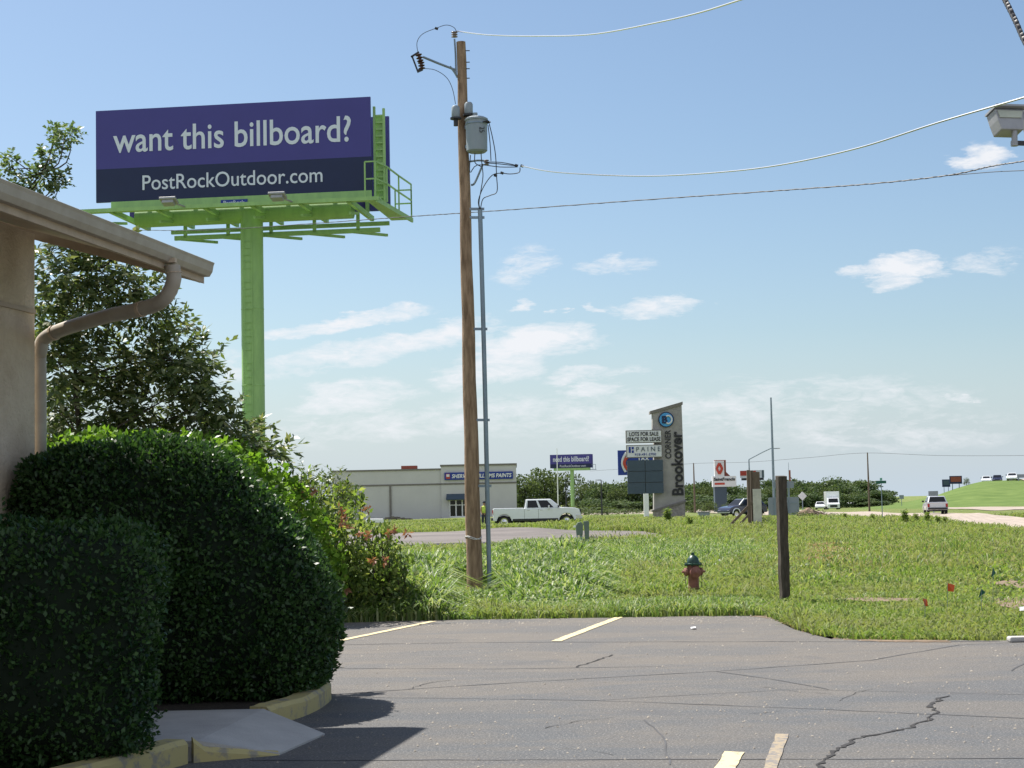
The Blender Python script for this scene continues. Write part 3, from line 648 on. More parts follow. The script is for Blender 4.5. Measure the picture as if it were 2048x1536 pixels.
r_, c0 = clump('trumpet_vine_thicket', 'tangled thicket of trumpet vine with orange flowers between hedge and pole', 'shrub', 24.5,
    [(640, 1130, 90, 110), (600, 1060, 60, 90), (700, 1170, 90, 75), (760, 1180, 80, 60), (690, 1080, 70, 80), (745, 1120, 60, 60), (640, 1010, 40, 60), (680, 1010, 30, 40, 1), (575, 1010, 40, 60), (800, 1190, 60, 45), (845, 1205, 50, 32), (665, 1200, 80, 50), (740, 1215, 80, 32), (690, 985, 16, 26, 1.5), (615, 965, 14, 30, 1.5), (715, 1000, 18, 26, 1), (790, 1135, 40, 40), (770, 1075, 32, 32)], .11, .05, M['thicket'], 620, .9)
fl = [(682, 1018), (690, 1035), (683, 1046), (733, 1020), (622, 984), (606, 990), (718, 1068), (735, 1072), (785, 1060), (776, 1064), (745, 1120), (770, 1122), (815, 1066), (700, 1052), (692, 1178)]
for (x, y) in fl:
    n = 13; q = P(x, y, 23.7) - c0; o_ = np.array(q) + rng.normal(0, .016, (n, 3)); npmesh('flower', *leafgeo(o_, rdir(n), rdir(n), .085 * np.ones(n), .034 * np.ones(n)), M['flower'], r_)
# small sapling-like sprigs over the thicket
cluster_tree('wild_sapling', 'slender wild sapling topping the trumpet vine thicket', 26, 640, [(640, 1120), (640, 1020), (645, 960)], [(612, 945, 12), (620, 965, 18), (640, 985, 26), (660, 975, 20), (672, 960, 14), (690, 990, 22), (600, 980, 18), (660, 1010, 24), (705, 1010, 16)], 60, .09, .028, 5, M['treeleaf'], .22, .1, .3, tr=.03)

def far_tree(name, label, h, w, n, size, mt, seed, group=None, low=.12):
    rs = np.random.default_rng(seed); r_ = thing(name, label, 'tree', (0, 0, 0), 0, group); O = []
    lob = [(0, 0, .62, .42, .38)] + [(rs.uniform(-.34, .34), rs.uniform(-.3, .3), rs.uniform(.2, .84), rs.uniform(.18, .30), rs.uniform(.12, .2)) for _ in range(12)] + [(-.2, -.1, .22, .3, .2), (.22, .1, .25, .3, .22)]
    for (lx, ly, lz, lr, lh) in lob:
        k = int(n * (lr ** 2) / sum(q[3] ** 2 for q in lob)); d = norm(rs.normal(size=(k, 3))); rr = rs.random((k, 1)) ** .3
        O.append(np.array([lx * w, ly * w, lz * h]) + d * rr * np.array([lr * w, lr * w, lh * h]))
    O = np.concatenate(O); O = O[O[:, 2] > low * h]; k = len(O); D = norm(rs.normal(size=(k, 3))); N = norm(rs.normal(size=(k, 3)) + np.array([0, 0, .6]))
    b = MB(); b.tube([(0, 0, 0), (.02 * w, 0, h * .3), (-.02 * w, 0, h * .6)], [.035 * h, .026 * h, .01 * h], 7)
    for _ in range(4): b.tube([(0, 0, h * .28), (rs.uniform(-.3, .3) * w, rs.uniform(-.2, .2) * w, h * rs.uniform(.5, .75))], [.018 * h, .006 * h], 5)
    b.build('trunk', M['bark'], r_); npmesh('crown', *leafgeo(O, D, N, size * rs.uniform(.6, 1.4, k), size * .8 * rs.uniform(.6, 1.2, k)), mt, r_); return r_
LT = 'round dark tree in the continuous far wood behind the road'
protos = [far_tree('woodland_tree', LT, 8, 8, 2100, .62, M['farleaf'], s, 'trees of the far wood', .02) for s in (1, 2, 3, 4)]
first = [True] * 4
def put(proto, i, px, Y, h, w):
    o = proto if first[i] else dup(proto); first[i] = False
    q = at(px, Y); o.location = q; o.scale = (w / 8, w / 8, h / 8); o.rotation_euler.z = random.uniform(0, 6.28); return o
# skyline of the far wood, (px, py top)
sk = [(555, 962), (580, 957), (1195, 968), (1212, 972), (1232, 962), (1250, 968), (1268, 958), (1290, 965), (1315, 968), (1345, 970), (1368, 975), (1380, 972), (1398, 964), (1412, 966), (1436, 978), (1460, 975), (1478, 968), (1500, 972), (1520, 968), (1540, 962), (1560, 965), (1580, 962), (1600, 966), (1618, 962), (1632, 965), (1650, 963), (1666, 958), (1678, 962), (1690, 968), (1703, 972), (1716, 966), (1726, 966), (1738, 976), (1749, 978), (1762, 982), (1772, 980)]
for j, (px, py) in enumerate(sk):
    Y = random.uniform(400, 450); top_ = P(px, py, Y).z; h = top_ + .9; put(protos[j % 4], j % 4, px, Y, h * random.uniform(.9, 1.12), random.uniform(5.5, 9.5))
for j, px in enumerate(range(1190, 1770, 27)):
    Y = random.uniform(350, 395); h = P(px, random.uniform(980, 1006), Y).z + .9; put(protos[j % 4], j % 4, px + random.uniform(-8, 8), Y, h, random.uniform(6, 9))
wl = [(1052, 948, 'olive green tree right of the paint store corner'), (1086, 937, 'tallest olive tree, left of the far billboard post'), (1120, 945, 'rounded olive tree behind the white flagpole'), (1165, 968, 'low olive tree right of the far billboard post'), (1185, 962, 'yellowish olive tree left of the dark wood'), (1030, 965, 'olive tree peeking past the store wall')]
wp = far_tree('olive_tree', wl[0][2], 8, 8, 2600, .5, M['willow'], 21, 'olive trees beyond the pickup', .03)
for j, (px, py, lb) in enumerate(wl):
    o = wp if j == 0 else dup(wp); Y = 415 + 12 * (j % 3); o.location = at(px, Y); h = P(px, py, Y).z + .9; o.scale = (h / 8 * 1.0, h / 8, h / 8); o.rotation_euler.z = j * 1.3; o['label'] = lb
pale = dup(wp); pale['label'] = 'pale olive tree standing within the far dark wood'; pale['group'] = 'pale trees in the far wood'
for j, (px, py) in enumerate([(1420, 972), (1232, 975), (1535, 975), (1592, 972), (1655, 975), (1712, 984)]):
    o = pale if j == 0 else dup(pale); Y = 392; o.location = at(px, Y); h = P(px, py, Y).z + .9; o.scale = (h / 8 * .9, h / 8, h / 8); o.rotation_euler.z = j * 2.1
bp_ = far_tree('wild_bush', 'pale bush at the foot of the dark pylon sign', 2, 2.6, 900, .16, M['willow'], 31, 'bushes at the field edge', .0)
for j, (px, py, Y, w, lb) in enumerate([(1419, 1000, 250, 2.6, None), (1170, 1010, 230, 8, 'wide bush behind the pickup bonnet'), (1215, 1018, 210, 6, 'bush below the black lamp post'), (1250, 1016, 240, 6, 'bush left of the white sign post'), (1385, 1006, 290, 4, 'bush below the far power pole'), (1456, 1005, 270, 3, 'bush right of the dark pylon base'), (1935, 954, 300, 1.2, 'lone sapling on top of the embankment'), (1605, 1030, 100, 1.6, 'weedy bush left of the brush pile'), (1528, 1030, 88, 1.1, 'leafy bush growing against the board post'), (1645, 1028, 108, 2.5, 'straggly weed clump right of the brush pile')]):
    o = bp_ if j == 0 else dup(bp_); q = at(px, Y); hz_ = float(hill(q.x, q.y)); o.location = (q.x, q.y, q.z + hz_); h = max(.6, P(px, py, Y).z - q.z - hz_); o.scale = (w / 2.6, w / 2.6, h / 2); o.rotation_euler.z = j
    if lb: o['label'] = lb

# ------------------------------------------------------------------ big billboard
def solve(o, e, px, z=9.):
    """distance along unit e from o whose column is px"""
    lo, hi = -60., 60.
    def f(t):
        q = o + e * t; d = Vector((q.x, q.y, z - EYE)); return CX + FOC * d.dot(RT) / d.dot(FW)
    for _ in range(60):
        mid = (lo + hi) / 2
        if f(mid) < px: lo = mid
        else: hi = mid
    return lo
TH = .13
bo = at(510, 75); bo.z = 0
bb = thing('billboard', 'large purple billboard on a lime green post, want this billboard', 'billboard', bo, -TH)
e = Vector((math.cos(TH), -math.sin(TH), 0)); o_ = Vector((bo.x - math.sin(TH) * 1.5, bo.y - math.cos(TH) * 1.5, 0))
xl, xr = solve(o_, e, 194, 16.6), solve(o_, e, 743, 17)
YL = (o_ + e * xl).y; YR = (o_ + e * xr).y
zt1 = (P(192, 220, YL).z + P(742, 198, YR).z) / 2; zb1 = (P(195, 402, YL).z + P(744, 386, YR).z) / 2; zm = (P(194, 337, YL).z + P(743, 317, YR).z) / 2
pn = MB().box(xl, xr, -1.62, -1.5, zm, zt1).build('face_panel', M['purple'], bb); pn2 = MB().box(xl, xr, -1.62, -1.5, zb1, zm).build('lower_panel', M['navy'], bb)
s45 = (xr - xl) / 549
def bx(px, t=0): return xl + (px - 194) * s45
def bz(px, py): return zb1 + ((402 - (px - 194) * .031) - py) / ((182 + (px - 194) * .009)) * (zt1 - zb1)
text('want this billboard?', (705 - 230) * s45, (zt1 - zb1) * 52 / 185, M['letter'], pn, (bx(467), -1.63, bz(467, 270)), bold=.009, ext=.02)
text('PostRockOutdoor.com', (648 - 289) * s45, (zt1 - zb1) * 30 / 185, M['letter'], pn2, (bx(468), -1.63, bz(468, 358)), bold=.004, ext=.02)
bk = MB().box(xl + .3, xr + .12, 1.75, 1.9, zb1 - .3, zt1 - .1).build('rear_panel', M['purple'], bb)
zp = zb1 - .85
MB().tube([(0, 0, 0), (0, 0, zp + .5)], .5, 24).build('post', M['lime'], bb, True)
for z_ in (3.5, 7.0, 10.4): MB().lathe([(.5, 0), (.512, .02), (.512, .05), (.5, .07)], 28, None, (0, 0, z_)).build('weld_band', M['lime'], bb, True)
b = MB()
for i in range(42): z = 3.2 + i * .3; b.beam((-.26, -.535, z), (.12, -.535, z), .02, .025) if z < zp - .2 and i % 6 != 5 else None
b.beam((-.27, -.54, 3), (-.27, -.54, zp - .2), .03, .03); b.beam((.13, -.54, 3), (.13, -.54, zp - .2), .03, .03); b.build('ladder', M['lime'], bb)
b = MB().tube([(xl + 1.3, 0, zp + .35), (xr - 1.2, 0, zp + .35)], .42, 16); b.build('torsion_tube', M['lime'], bb, True)
for k in range(6):
    x = xl + .9 + k * (xr - xl - 1.8) / 5; b = MB(); b.beam((x, -2.3, zp + .35), (x, 2.7, zp + .35), .16, .22); b.beam((x, -1.4, zp + .4), (x, -1.4, zt1 - .15), .14, .2); b.beam((x, 1.65, zp + .4), (x, 1.65, zt1 - .25), .14, .2)
    b.beam((x, -1.35, zt1 - .8), (x, 1.6, zt1 - .8), .1, .1); b.beam((x, -1.3, zp + .5), (x, 1.6, zt1 - .9), .08, .08); b.beam((x, -.3, zp + .1), (x, -1.9, zp - .15), .1, .12); b.build('outrigger', M['lime'], bb)
b = MB(); b.box(xl + .7, xr + .0, -1.66, -1.56, zp + .55, zb1 - .003); b.box(xl + .6, xr + .1, -1.60, -1.45, zp + .42, zp + .5); b.build('apron', M['lime'], bb)
b = MB()
b.box(xl - .4, xr + .5, -2.5, -1.75, zp + .33, zp + .40); b.beam((xl - .4, -2.5, zp + .33), (xr + .5, -2.5, zp + .33), .08, .16)
b.build('catwalk', M['lime'], bb)
b = MB(); b.beam((xl + 2.7, 1.0, zp - .45), (xr - .2, 1.0, zp - .45), .14, .2); b.beam((xl + 2.0, 2.6, zp + .1), (xr - .1, 2.6, zp + .1), .14, .18)
for k in range(5): x = xl + 3.2 + k * (xr - xl - 4.4) / 4; b.beam((x, 1., zp - .45), (x, 1., zp + .35), .14, .14); b.beam((x - .2, 1, zp - .5), (x + 1.0, 2.6, zp - .45), .1, .12)
b.build('lower_frame', M['lime'], bb)
b = MB().prism([(xr - .1, -2.5), (xr + .4, -2.5), (xr + .88, 3.1), (xr - .1, 3.1)], zp + .30, zp + .38, 'z'); b.beam((xr + .4, -2.5, zp + .27), (xr + .88, 3.1, zp + .27), .08, .2); b.build('side_platform', M['lime'], bb)
def rail(pts, h, n=None):
    b = MB()
    for a, c in zip(pts[:-1], pts[1:]):
        for hh in (h, h * .52): b.beam((a[0], a[1], zp + .38 + hh), (c[0], c[1], zp + .38 + hh), .06, .06)
    for q in pts: b.beam((q[0], q[1], zp + .38), (q[0], q[1], zp + .38 + h), .06, .06)
    b.build('railing', M['lime'], bb)
rail([(xr - .1, -2.46), (xr + .35, -2.46), (xr + .6, -1.2), (xr + .7, .9), (xr + .85, 3.06)], 1.55); rail([(xr + .85, 3.06), (xr + .1, 3.06)], 1.3)
for x in (xr + .08, xr + .5):
    b = MB(); b.beam((x, -1.2, zp + .3), (x, -1.2, zt1 - .35 + (x > xr + .3) * -.1), .1, .12); b.build('ladder_rail', M['lime'], bb)
b = MB()
for i in range(13): b.beam((xr + .08, -1.2, zp + .6 + i * .3), (xr + .5, -1.2, zp + .6 + i * .3), .05, .07)
b.box(xr + .12, xr + .46, -1.1, -1.04, zp + .4, zt1 - .7); b.build('side_ladder', M['lime'], bb)
for px in (338, 549):
    x = bx(px) + .75; l = MB(); l.cbox((0, 0, 0), (.72, .5, .1), Matrix.Rotation(-.35, 4, 'X')); l.cbox((0, 0, -.12), (.5, .35, .16), Matrix.Rotation(-.35, 4, 'X')); lo_ = l.build('floodlight', M['lamp'], bb, bevel=.02); lo_.location = (x, -3.6, zb1 - .42)
    MB().tube([(x + .1, -3.5, zb1 - .5), (x + .35, -2.5, zp + .33)], .04, 6).build('light_arm', M['lamp'], bb)
pq = MB().cbox((bx(473), -1.69, zb1 - .28), (53 * s45, .04, .26)).build('name_plate', M['blue'], bb); text('PostRock', 42 * s45, .17, M['letter'], pq, (bx(473), -1.715, zb1 - .28), bold=.01)

# second billboard, farther off
b2o = at(1146, 400); b2 = thing('billboard', 'small distant purple billboard on a lime post above the pickup bonnet', 'billboard', b2o, -.12)
s8 = 400 / FOC; z0 = P(1143, 936, 400).z - b2o.z; z1 = P(1143, 909, 400).z - b2o.z; zc = z0 + (z1 - z0) * .30; X0, X1 = (1101 - 1144) * s8, (1184 - 1144) * s8
f1 = MB().box(X0, X1, -.9, -.7, zc, z1).build('face_panel', M['purple'], b2); f2 = MB().box(X0, X1, -.9, -.7, z0, zc).build('lower_panel', M['navy'], b2); MB().box(X0 + .2, X1 + .2, .7, .9, z0, z1).build('rear_panel', M['purple'], b2)
text('need this billboard?', 72 * s8, 1.25, M['letter'], f1, (-.1, -.93, zc + 1.15), bold=.02, ext=.03); text('PostRockOutdoor.com', 52 * s8, .55, M['letter'], f2, (.3, -.93, (zc + z0) / 2), ext=.03)
MB().tube([(0, 0, 0), (0, 0, z0)], .45, 14).build('post', M['lime'], b2, True); MB().box(X0 + .8, X1 - .4, -.8, .8, z0 - .6, z0 - .02).build('frame', M['lime'], b2)
b = MB(); b.box(X1 - .3, X1 + 1., -1, 1, z0 - .5, z0 - .4)
for x in (X1 + .3, X1 + .95): b.beam((x, -1, z0 - .4), (x, -1, z0 + .7), .1, .1)
b.beam((X1, -1, z0 + .7), (X1 + .95, -1, z0 + .7), .1, .1); b.build('side_platform', M['galv'], b2)
# third, red and white
b3o = at(1507, 430); b3 = thing('billboard', 'tiny red and white billboard seen between the old timber and the steel pole', 'billboard', b3o, -.35)
s9 = 430 / FOC; z0 = P(1505, 956, 430).z + .8; z1 = P(1505, 941, 430).z + .8
q = MB().box(-24 * s9, 20 * s9, -.6, -.4, z0, z1).build('face_panel', M['signwhite'], b3); MB().box(-24 * s9, 8 * s9, -.66, -.62, z0 + .6, z1 - .1).build('red_band', M['red'], q)
MB().box(20 * s9, 22 * s9, -.6, 1.0, z0, z1).build('side_panel', M['slate'], b3); MB().tube([(.3, .4, 0), (.3, .4, z0 + .3)], .3, 10).build('post', M['galv'], b3); MB().box(-22 * s9, 22 * s9, -.5, .5, z0 - .6, z0 - .02).build('frame', M['darkmetal'], b3)
for (xa, xb_, ya, yb, lb, tx) in ((1886, 1902, 959, 974, 'lower dark roadside board on the embankment slope', 'EXIT'), (1901, 1926, 952, 968, 'upper dark maroon roadside board on the embankment slope', 'SALE')):
    Y = 312 if xa > 1890 else 325; s_ = Y / FOC; q = at((xa + xb_) / 2, Y); gz = float(terr(q.x, Y) + hill(q.x, Y)); za, zb_ = P(xa, ya, Y).z - gz, P(xa, yb, Y).z - gz
    r_ = thing('roadside_board', lb, 'sign', (q.x, q.y, gz)); w = (xb_ - xa) * s_
    f = MB().box(-w / 2, w / 2, -.1, 0, zb_, za).build('face_panel', M['navy'], r_); MB().box(-w / 2 + .2, w / 2 - .2, -.13, -.11, za - (za - zb_) * .75, za - .15).build('picture', M['rust'] if xa > 1890 else M['slate'], f)
    MB().box(-w * .3, -w * .24, 0, .1, -.3, za - .1).box(w * .24, w * .3, 0, .1, -.3, za - .1).build('legs', M['galv'], r_)

# ------------------------------------------------------------------ utility pole
Yp = 30.; po = at(950, Yp); pt = P(922, 84, Yp); HP = pt.z
up = thing('utility_pole', 'tall round brown wooden utility pole carrying a grey transformer and steel riser', 'utility pole', po)
tx_ = at(922, Yp, HP).x - po.x
b = MB(); n = 26; b.tube([(tx_ * (i / n) + .006 * math.sin(i * 1.1), 0, HP * i / n) for i in range(n + 1)], [.145 - .062 * i / n + .002 * math.sin(i * 2.3) for i in range(n + 1)], 18); pole = b.build('pole', M['wood'], up, True)
def pl(px, py, dy=0.): q = P(px, py, Yp + dy) - po; return q
def T(pts, r, mt, name, n=6, parent=None, sm=True): return MB().tube(curve([tuple(q) for q in pts], 4), r, n).build(name, M[mt], parent or up, sm)
# steel riser
T([pl(979, 1172, -.05), pl(975, 1000, -.05), pl(968, 700, -.05), pl(960, 418, -.05)], .042, 'galv', 'conduit_riser', 10)
for a, c in ((418, 1), (435, 0), (658, 0), (840, 0), (972, 0)):
    x = 950 - (1165 - a) * .026; MB().beam(pl(x + 8, a, -.05), pl(x + 38, a, -.05), .03, .045).build('standoff_bracket', M['galv'], up)
T([pl(986, 912, -.02), pl(983, 560, -.02)], .018, 'galv', 'small_conduit', 8) if 0 else None
# top pin insulator on bracket
b = MB().tube([pl(912, 150), pl(911, 110), pl(909, 78)], .018, 6); b.build('insulator_pin', M['galv'], up)
def sheds(c, axis_, n_, r, gap, mt, nm):
    c = Vector(c); a = Vector(axis_).normalized(); q = a.to_track_quat('Z', 'Y').to_matrix(); prof = []
    for i in range(n_): prof += [(r * .45, i * gap), (r, i * gap + gap * .25), (r * .9, i * gap + gap * .5), (r * .45, i * gap + gap * .7)]
    return MB().lathe(prof, 14, q, c).build(nm, M[mt], up, True)
sheds(pl(909, 75), (0, 0, 1), 3, .06, .04, 'greyporc', 'pin_insulator')
# cut-out on its arm
T([pl(912, 140), pl(880, 128), pl(846, 114)], .022, 'galv', 'cutout_arm')
T([pl(915, 155), pl(908, 143), pl(900, 133)], .02, 'galv', 'arm_brace')
sheds(pl(837, 108), (.25, 0, -1), 3, .062, .055, 'porc', 'fuse_insulator'); sheds(pl(842, 124), (.12, 0, -1), 3, .062, .05, 'porc', 'fuse_insulator')
b = MB().beam(pl(824, 112), pl(836, 144), .03, .03); b.beam(pl(822, 114), pl(838, 104), .03, .03); b.beam(pl(834, 143), pl(845, 138), .04, .05); b.build('fuse_holder', M['darkmetal'], up)
T([pl(836, 106), pl(834, 85), pl(845, 68), pl(873, 56), pl(893, 50), pl(908, 55), pl(913, 64)], .006, 'cable', 'jumper_wire', 5)
T([pl(846, 137), pl(870, 140), pl(893, 155), pl(905, 178), pl(911, 208)], .006, 'cable', 'jumper_wire', 5)
for q in ((873, 57), (1044, 332), (1033, 331), (1004, 346), (991, 351)): MB().tube([pl(q[0] - 3, q[1] - 1), pl(q[0] + 3, q[1] + 1)], .024, 8).build('wire_clamp', M['darkmetal'], up)
# arrester and bushing
for (x, y, k) in ((911, 212, 0), (937, 205, 1)):
    c = pl(x, y, -.14 if k else -.2); l = MB().lathe([(.0, 0), (.055, 0), (.075, -.03), (.075, -.20), (.06, -.22)], 16, None, c); l.build('arrester', M['transf'], up, True)
    MB().tube([c + Vector((0, 0, -.21)), c + Vector((0, 0, -.24))], .10, 12).tube([c + Vector((0, 0, -.24)), c + Vector((0, 0, -.36))], .04, 8).build('arrester_bracket', M['darkmetal'], up)
# transformer tank
c = pl(954, 304, -.22); htk = (304 - 238) * Yp / FOC
tk = MB().lathe([(0, -.01), (.15, -.01), (.185, .02), (.19, htk * .5), (.19, htk - .03), (.205, htk - .02), (.205, htk + .01), (.15, htk + .04), (0, htk + .05)], 28, None, c).build('transformer', M['transf'], up, True)
MB().lathe([(.196, 0), (.2, .01), (.196, .03)], 24, None, c + Vector((0, 0, htk - .1))).build('band', M['galv'], tk)
MB().tube([c + Vector((-.02, 0, htk)), c + Vector((-.02, 0, htk + .12))], .045, 10).build('bushing', M['transf'], tk)
for k in range(3): MB().tube([c + Vector((.12 + k * .03, -.15 + k * .06, htk - .08)), c + Vector((.21 + k * .02, -.18 + k * .06, htk - .06))], .014, 6).build('terminal', M['darkmetal'], tk)
text('25', .10, .09, M['black'], tk, tuple(c + Vector((.10, -.185, htk * .62))), rot=-1.57, name='marking')
MB().cbox((c.x - .16, c.y + .12, c.z + htk * .8), (.1, .1, .06)).cbox((c.x - .16, c.y + .12, c.z + htk * .2), (.1, .1, .06)).build('hanger', M['galv'], up)
# secondary wires and bracket
T([pl(935, 324), pl(955, 321), pl(972, 322)], .018, 'galv', 'secondary_bracket'); T([pl(942, 370), pl(950, 365), pl(966, 328)], .02, 'galv', 'bracket_brace')
sheds(pl(973, 330), (0, 0, 1), 3, .05, .035, 'greyporc', 'spool_insulator')
for pth in ([(963, 245), (962, 300), (964, 330), (966, 352), (962, 380), (958, 405), (960, 418)], [(978, 246), (985, 275), (991, 310), (993, 350), (994, 383), (980, 391), (966, 398), (961, 418)], [(976, 250), (980, 285), (982, 322)], [(1004, 346), (985, 350), (968, 372), (957, 400), (959, 418)], [(1040, 335), (1038, 345), (1020, 348), (1004, 346)], [(941, 310), (940, 345), (955, 330), (1000, 334), (1035, 334)], [(950, 305), (950, 325), (962, 333)], [(973, 326), (1000, 328), (1034, 332)], [(973, 324), (1003, 325), (1034, 331)]):
    T([pl(x, y, -.12) for x, y in pth], .0085, 'cable', 'service_wire', 5)
for y in (102, 125, 138, 157): q = pl(934, y); MB().tube([q + Vector((-.05, -.02, 0)), q + Vector((.05, -.02, 0))], .009, 6).build('bolt', M['darkmetal'], up)
b = MB(); 
for i in range(2): b.tube([(.145 * math.cos(a_) + tx_ * .1, .145 * math.sin(a_), 1.02 + .03 * math.sin(a_ * 2 + i)) for a_ in np.linspace(0, 2 * math.pi, 17)], .005, 4, False)
b.build('twine', M['white'], up)
T([pl(933 + 4, 360), pl(940 + 6, 700), pl(957, 1000), pl(964, 1165)], .012, 'cable', 'ground_wire', 5)

# overhead wires: straight in plan, hung between supports
def line(name, label, pix, Y0, Y1, r, mt, tw=0, group=None):
    x0, x1 = pix[0][0], pix[-1][0]; c = curve([(a, b) for a, b in pix], 12); pts = []
    for (x, y) in c:
        t = (x - x0) / (x1 - x0); iv = (1 - t) / Y0 + t / Y1; pts.append(P(x, y, 1 / iv))
    b = MB().tube(pts, r, 6)
    if tw:
        q = []; L = 0
        for i, a in enumerate(pts):
            if i: L += (a - pts[i - 1]).length
            q.append(a)
        fine = curve([tuple(v) for v in pts], 6)
        b.tube([(v[0], v[1] + math.cos(i * .5 + math.sin(i * .13)) * tw, v[2] + math.sin(i * .5 + math.sin(i * .13)) * tw) for i, v in enumerate(fine)], r * .8, 5)
    o = b.build(name, M[mt], None, True); return tag(o, label, 'power line', group)
line('overhead_wire', 'bright upper wire running from the pole top off the upper edge', [(914, 62), (980, 70), (1080, 72), (1190, 68), (1310, 46), (1400, 25), (1480, 0), (1560, -25), (1700, -80)], 30, 19, .012, 'wire')
line('overhead_wire', 'bright sagging wire from the transformer bracket to the right edge', [(1044, 332), (1120, 345), (1280, 352), (1420, 346), (1560, 330), (1720, 295), (1880, 244), (2048, 195), (2200, 148)], 29.9, 17, .011, 'wire')
line('overhead_cable', 'dark twisted cable passing behind the pole and lime catwalk', [(260, 460), (420, 460), (640, 446), (820, 433), (1000, 421), (1300, 399), (1560, 381), (1760, 366), (1900, 350), (1985, 332), (2048, 322), (2200, 295)], 55, 22, .009, 'cable', .006)
line('overhead_cable', 'thin lower cable branching off the twisted cable at right edge', [(1900, 351), (1985, 344), (2048, 341), (2200, 334)], 25, 21, .006, 'cable')
line('overhead_cable', 'thick black insulated cable in the top right corner', [(1996, -25), (2010, 0), (2030, 40), (2052, 88), (2090, 150)], 15, 14.4, .024, 'cable', .014)

# floodlight at right on its pole
q = P(2020, 238, 20); fp = thing('floodlight_pole', 'grey box floodlight on a bracket at the right edge above the lot', 'floodlight', (at(2190, 20).x, 20, 0))
L = lambda px, py, d=0: P(px, py, 20 + d) - Vector(fp.location)
MB().tube([(0, 0, 0), (0, 0, 9)], .08, 12).build('pole', M['darkmetal'], fp, True); MB().beam(L(2028, 286), L(2160, 290), .05, .05).build('bracket_arm', M['darkmetal'], fp)
MB().tube([L(2029, 290), L(2029, 256)], .035, 10).tube([L(2029, 292), L(2029, 282)], .045, 10).build('knuckle', M['lamp'], fp, True)
def head(c, nm):
    h = empty(nm, c); h.parent = fp; h.rotation_euler = (R(-14), 0, R(12)); MB().prism([(-.17, -.02), (-.14, -.15), (.14, -.15), (.19, .12), (-.19, .12)], -.03, .2).build('housing', M['lamp'], h, bevel=.012)
    MB().prism([(-.15, .0), (.13, .0), (.155, .09), (-.165, .09)], -.045, -.031).build('lens', M['lens'], h); MB().cbox((0, .05, .135), (.41, .3, .025)).build('visor', M['lamp'], h); return h
head(L(2020, 238), 'lamp_head'); head(L(2085, 240, .2), 'lamp_head')

# ------------------------------------------------------------------ hydrant, posts, flags
ho = at(1388, 28.8); hy = thing('fire_hydrant', 'faded red fire hydrant with a dark green bonnet in the grass', 'fire hydrant', ho, R(14)); hy.scale = (.9, .9, .92)
MB().lathe([(0, 0), (.13, 0), (.13, .03), (.10, .04), (.10, .36), (.115, .40), (.12, .47), (.11, .53), (.12, .55)], 24).build('barrel', M['hydred'], hy, True)
cp = MB().lathe([(0, .55), (.165, .55), (.17, .575), (.12, .585), (.115, .62), (.10, .67), (.06, .715), (.03, .73), (.028, .775), (0, .78)], 24).build('bonnet', M['hydgreen'], hy, True)
b = MB()
for k in range(8): a_ = k * math.pi / 4 + .3; b.tube([(.145 * math.cos(a_), .145 * math.sin(a_), .53), (.145 * math.cos(a_), .145 * math.sin(a_), .60)], .012, 6)
b.build('bolts', M['hydgreen'], hy)
for s_ in (-1, 1):
    m_ = Matrix.Rotation(R(90) * s_, 3, 'Y'); MB().lathe([(.0, .08), (.055, .08), (.055, .12), (.075, .125), (.075, .165), (.05, .18), (.022, .19), (.02, .225), (0, .23)], 18, m_, (0, 0, .43)).build('hose_cap', M['hydred'], hy, True)
    MB().tube([(s_ * .16, 0, .38), (s_ * .165, -.01, .28), (s_ * .15, -.01, .14)], .007, 5).build('chain', M['darkmetal'], hy)
m_ = Matrix.Rotation(R(90), 3, 'X'); MB().lathe([(.0, .08), (.085, .08), (.085, .12), (.105, .125), (.105, .165), (.07, .18), (.03, .19), (.028, .225), (0, .23)], 20, m_, (-.01, 0, .42)).build('pumper_cap', M['hydred'], hy, True)

q = at(1570, 26); bpst = thing('timber_post', 'dark square weathered timber post standing alone in the grass', 'post', q, R(12)); h = P(1562, 951, 26).z
b = MB(); n = 10
for i in range(n):
    pass
vs = []
for i in range(n + 1):
    w = .068 - .004 * math.sin(i * 1.7) * .8; dx = .004 * math.sin(i * 2.1)
    vs += [(-w + dx, -w, h * i / n), (w + dx, -w, h * i / n), (w + dx, w, h * i / n + (.012 if i == n else 0)), (-w + dx, w, h * i / n + (.012 if i == n else 0))]
b.add(vs, [(i * 4 + k, i * 4 + (k + 1) % 4, (i + 1) * 4 + (k + 1) % 4, (i + 1) * 4 + k) for i in range(n) for k in range(4)] + [(0, 3, 2, 1), tuple(n * 4 + k for k in range(4))]); b.build('shaft', M['oldwood'], bpst, bevel=.008)

# old timber frame with a pale board
Yq = 84; q = at(1508, Yq); of = thing('old_sign_frame', 'old timber uprights with a pale weathered board and leaning braces', 'sign frame', q); s_ = Yq / FOC
ph = P(1500, 944, Yq).z
MB().box(-.28, -.12, -.08, .08, 0, ph).build('upright', M['greywood'], of, bevel=.01); MB().box(-.09, .06, .02, .16, 0, ph - .02).build('upright', M['greywood'], of, bevel=.01)
MB().box(-.02, .40, -.06, -.01, .25, P(1510, 982, Yq).z).build('pale_board', M['plastic'], of); MB().box(.03, .36, .0, .05, P(1510, 985, Yq).z, ph - .1).build('upper_board', M['greywood'], of)
MB().beam(P(1509, 1000, Yq) - q, at(1456, Yq) + Vector((0, 0, .1)) - q, .09, .12).build('brace', M['greywood'], of); MB().beam(P(1497, 1030, Yq) - q, at(1474, Yq) + Vector((0, 0, .1)) - q, .08, .1).build('brace', M['greywood'], of)

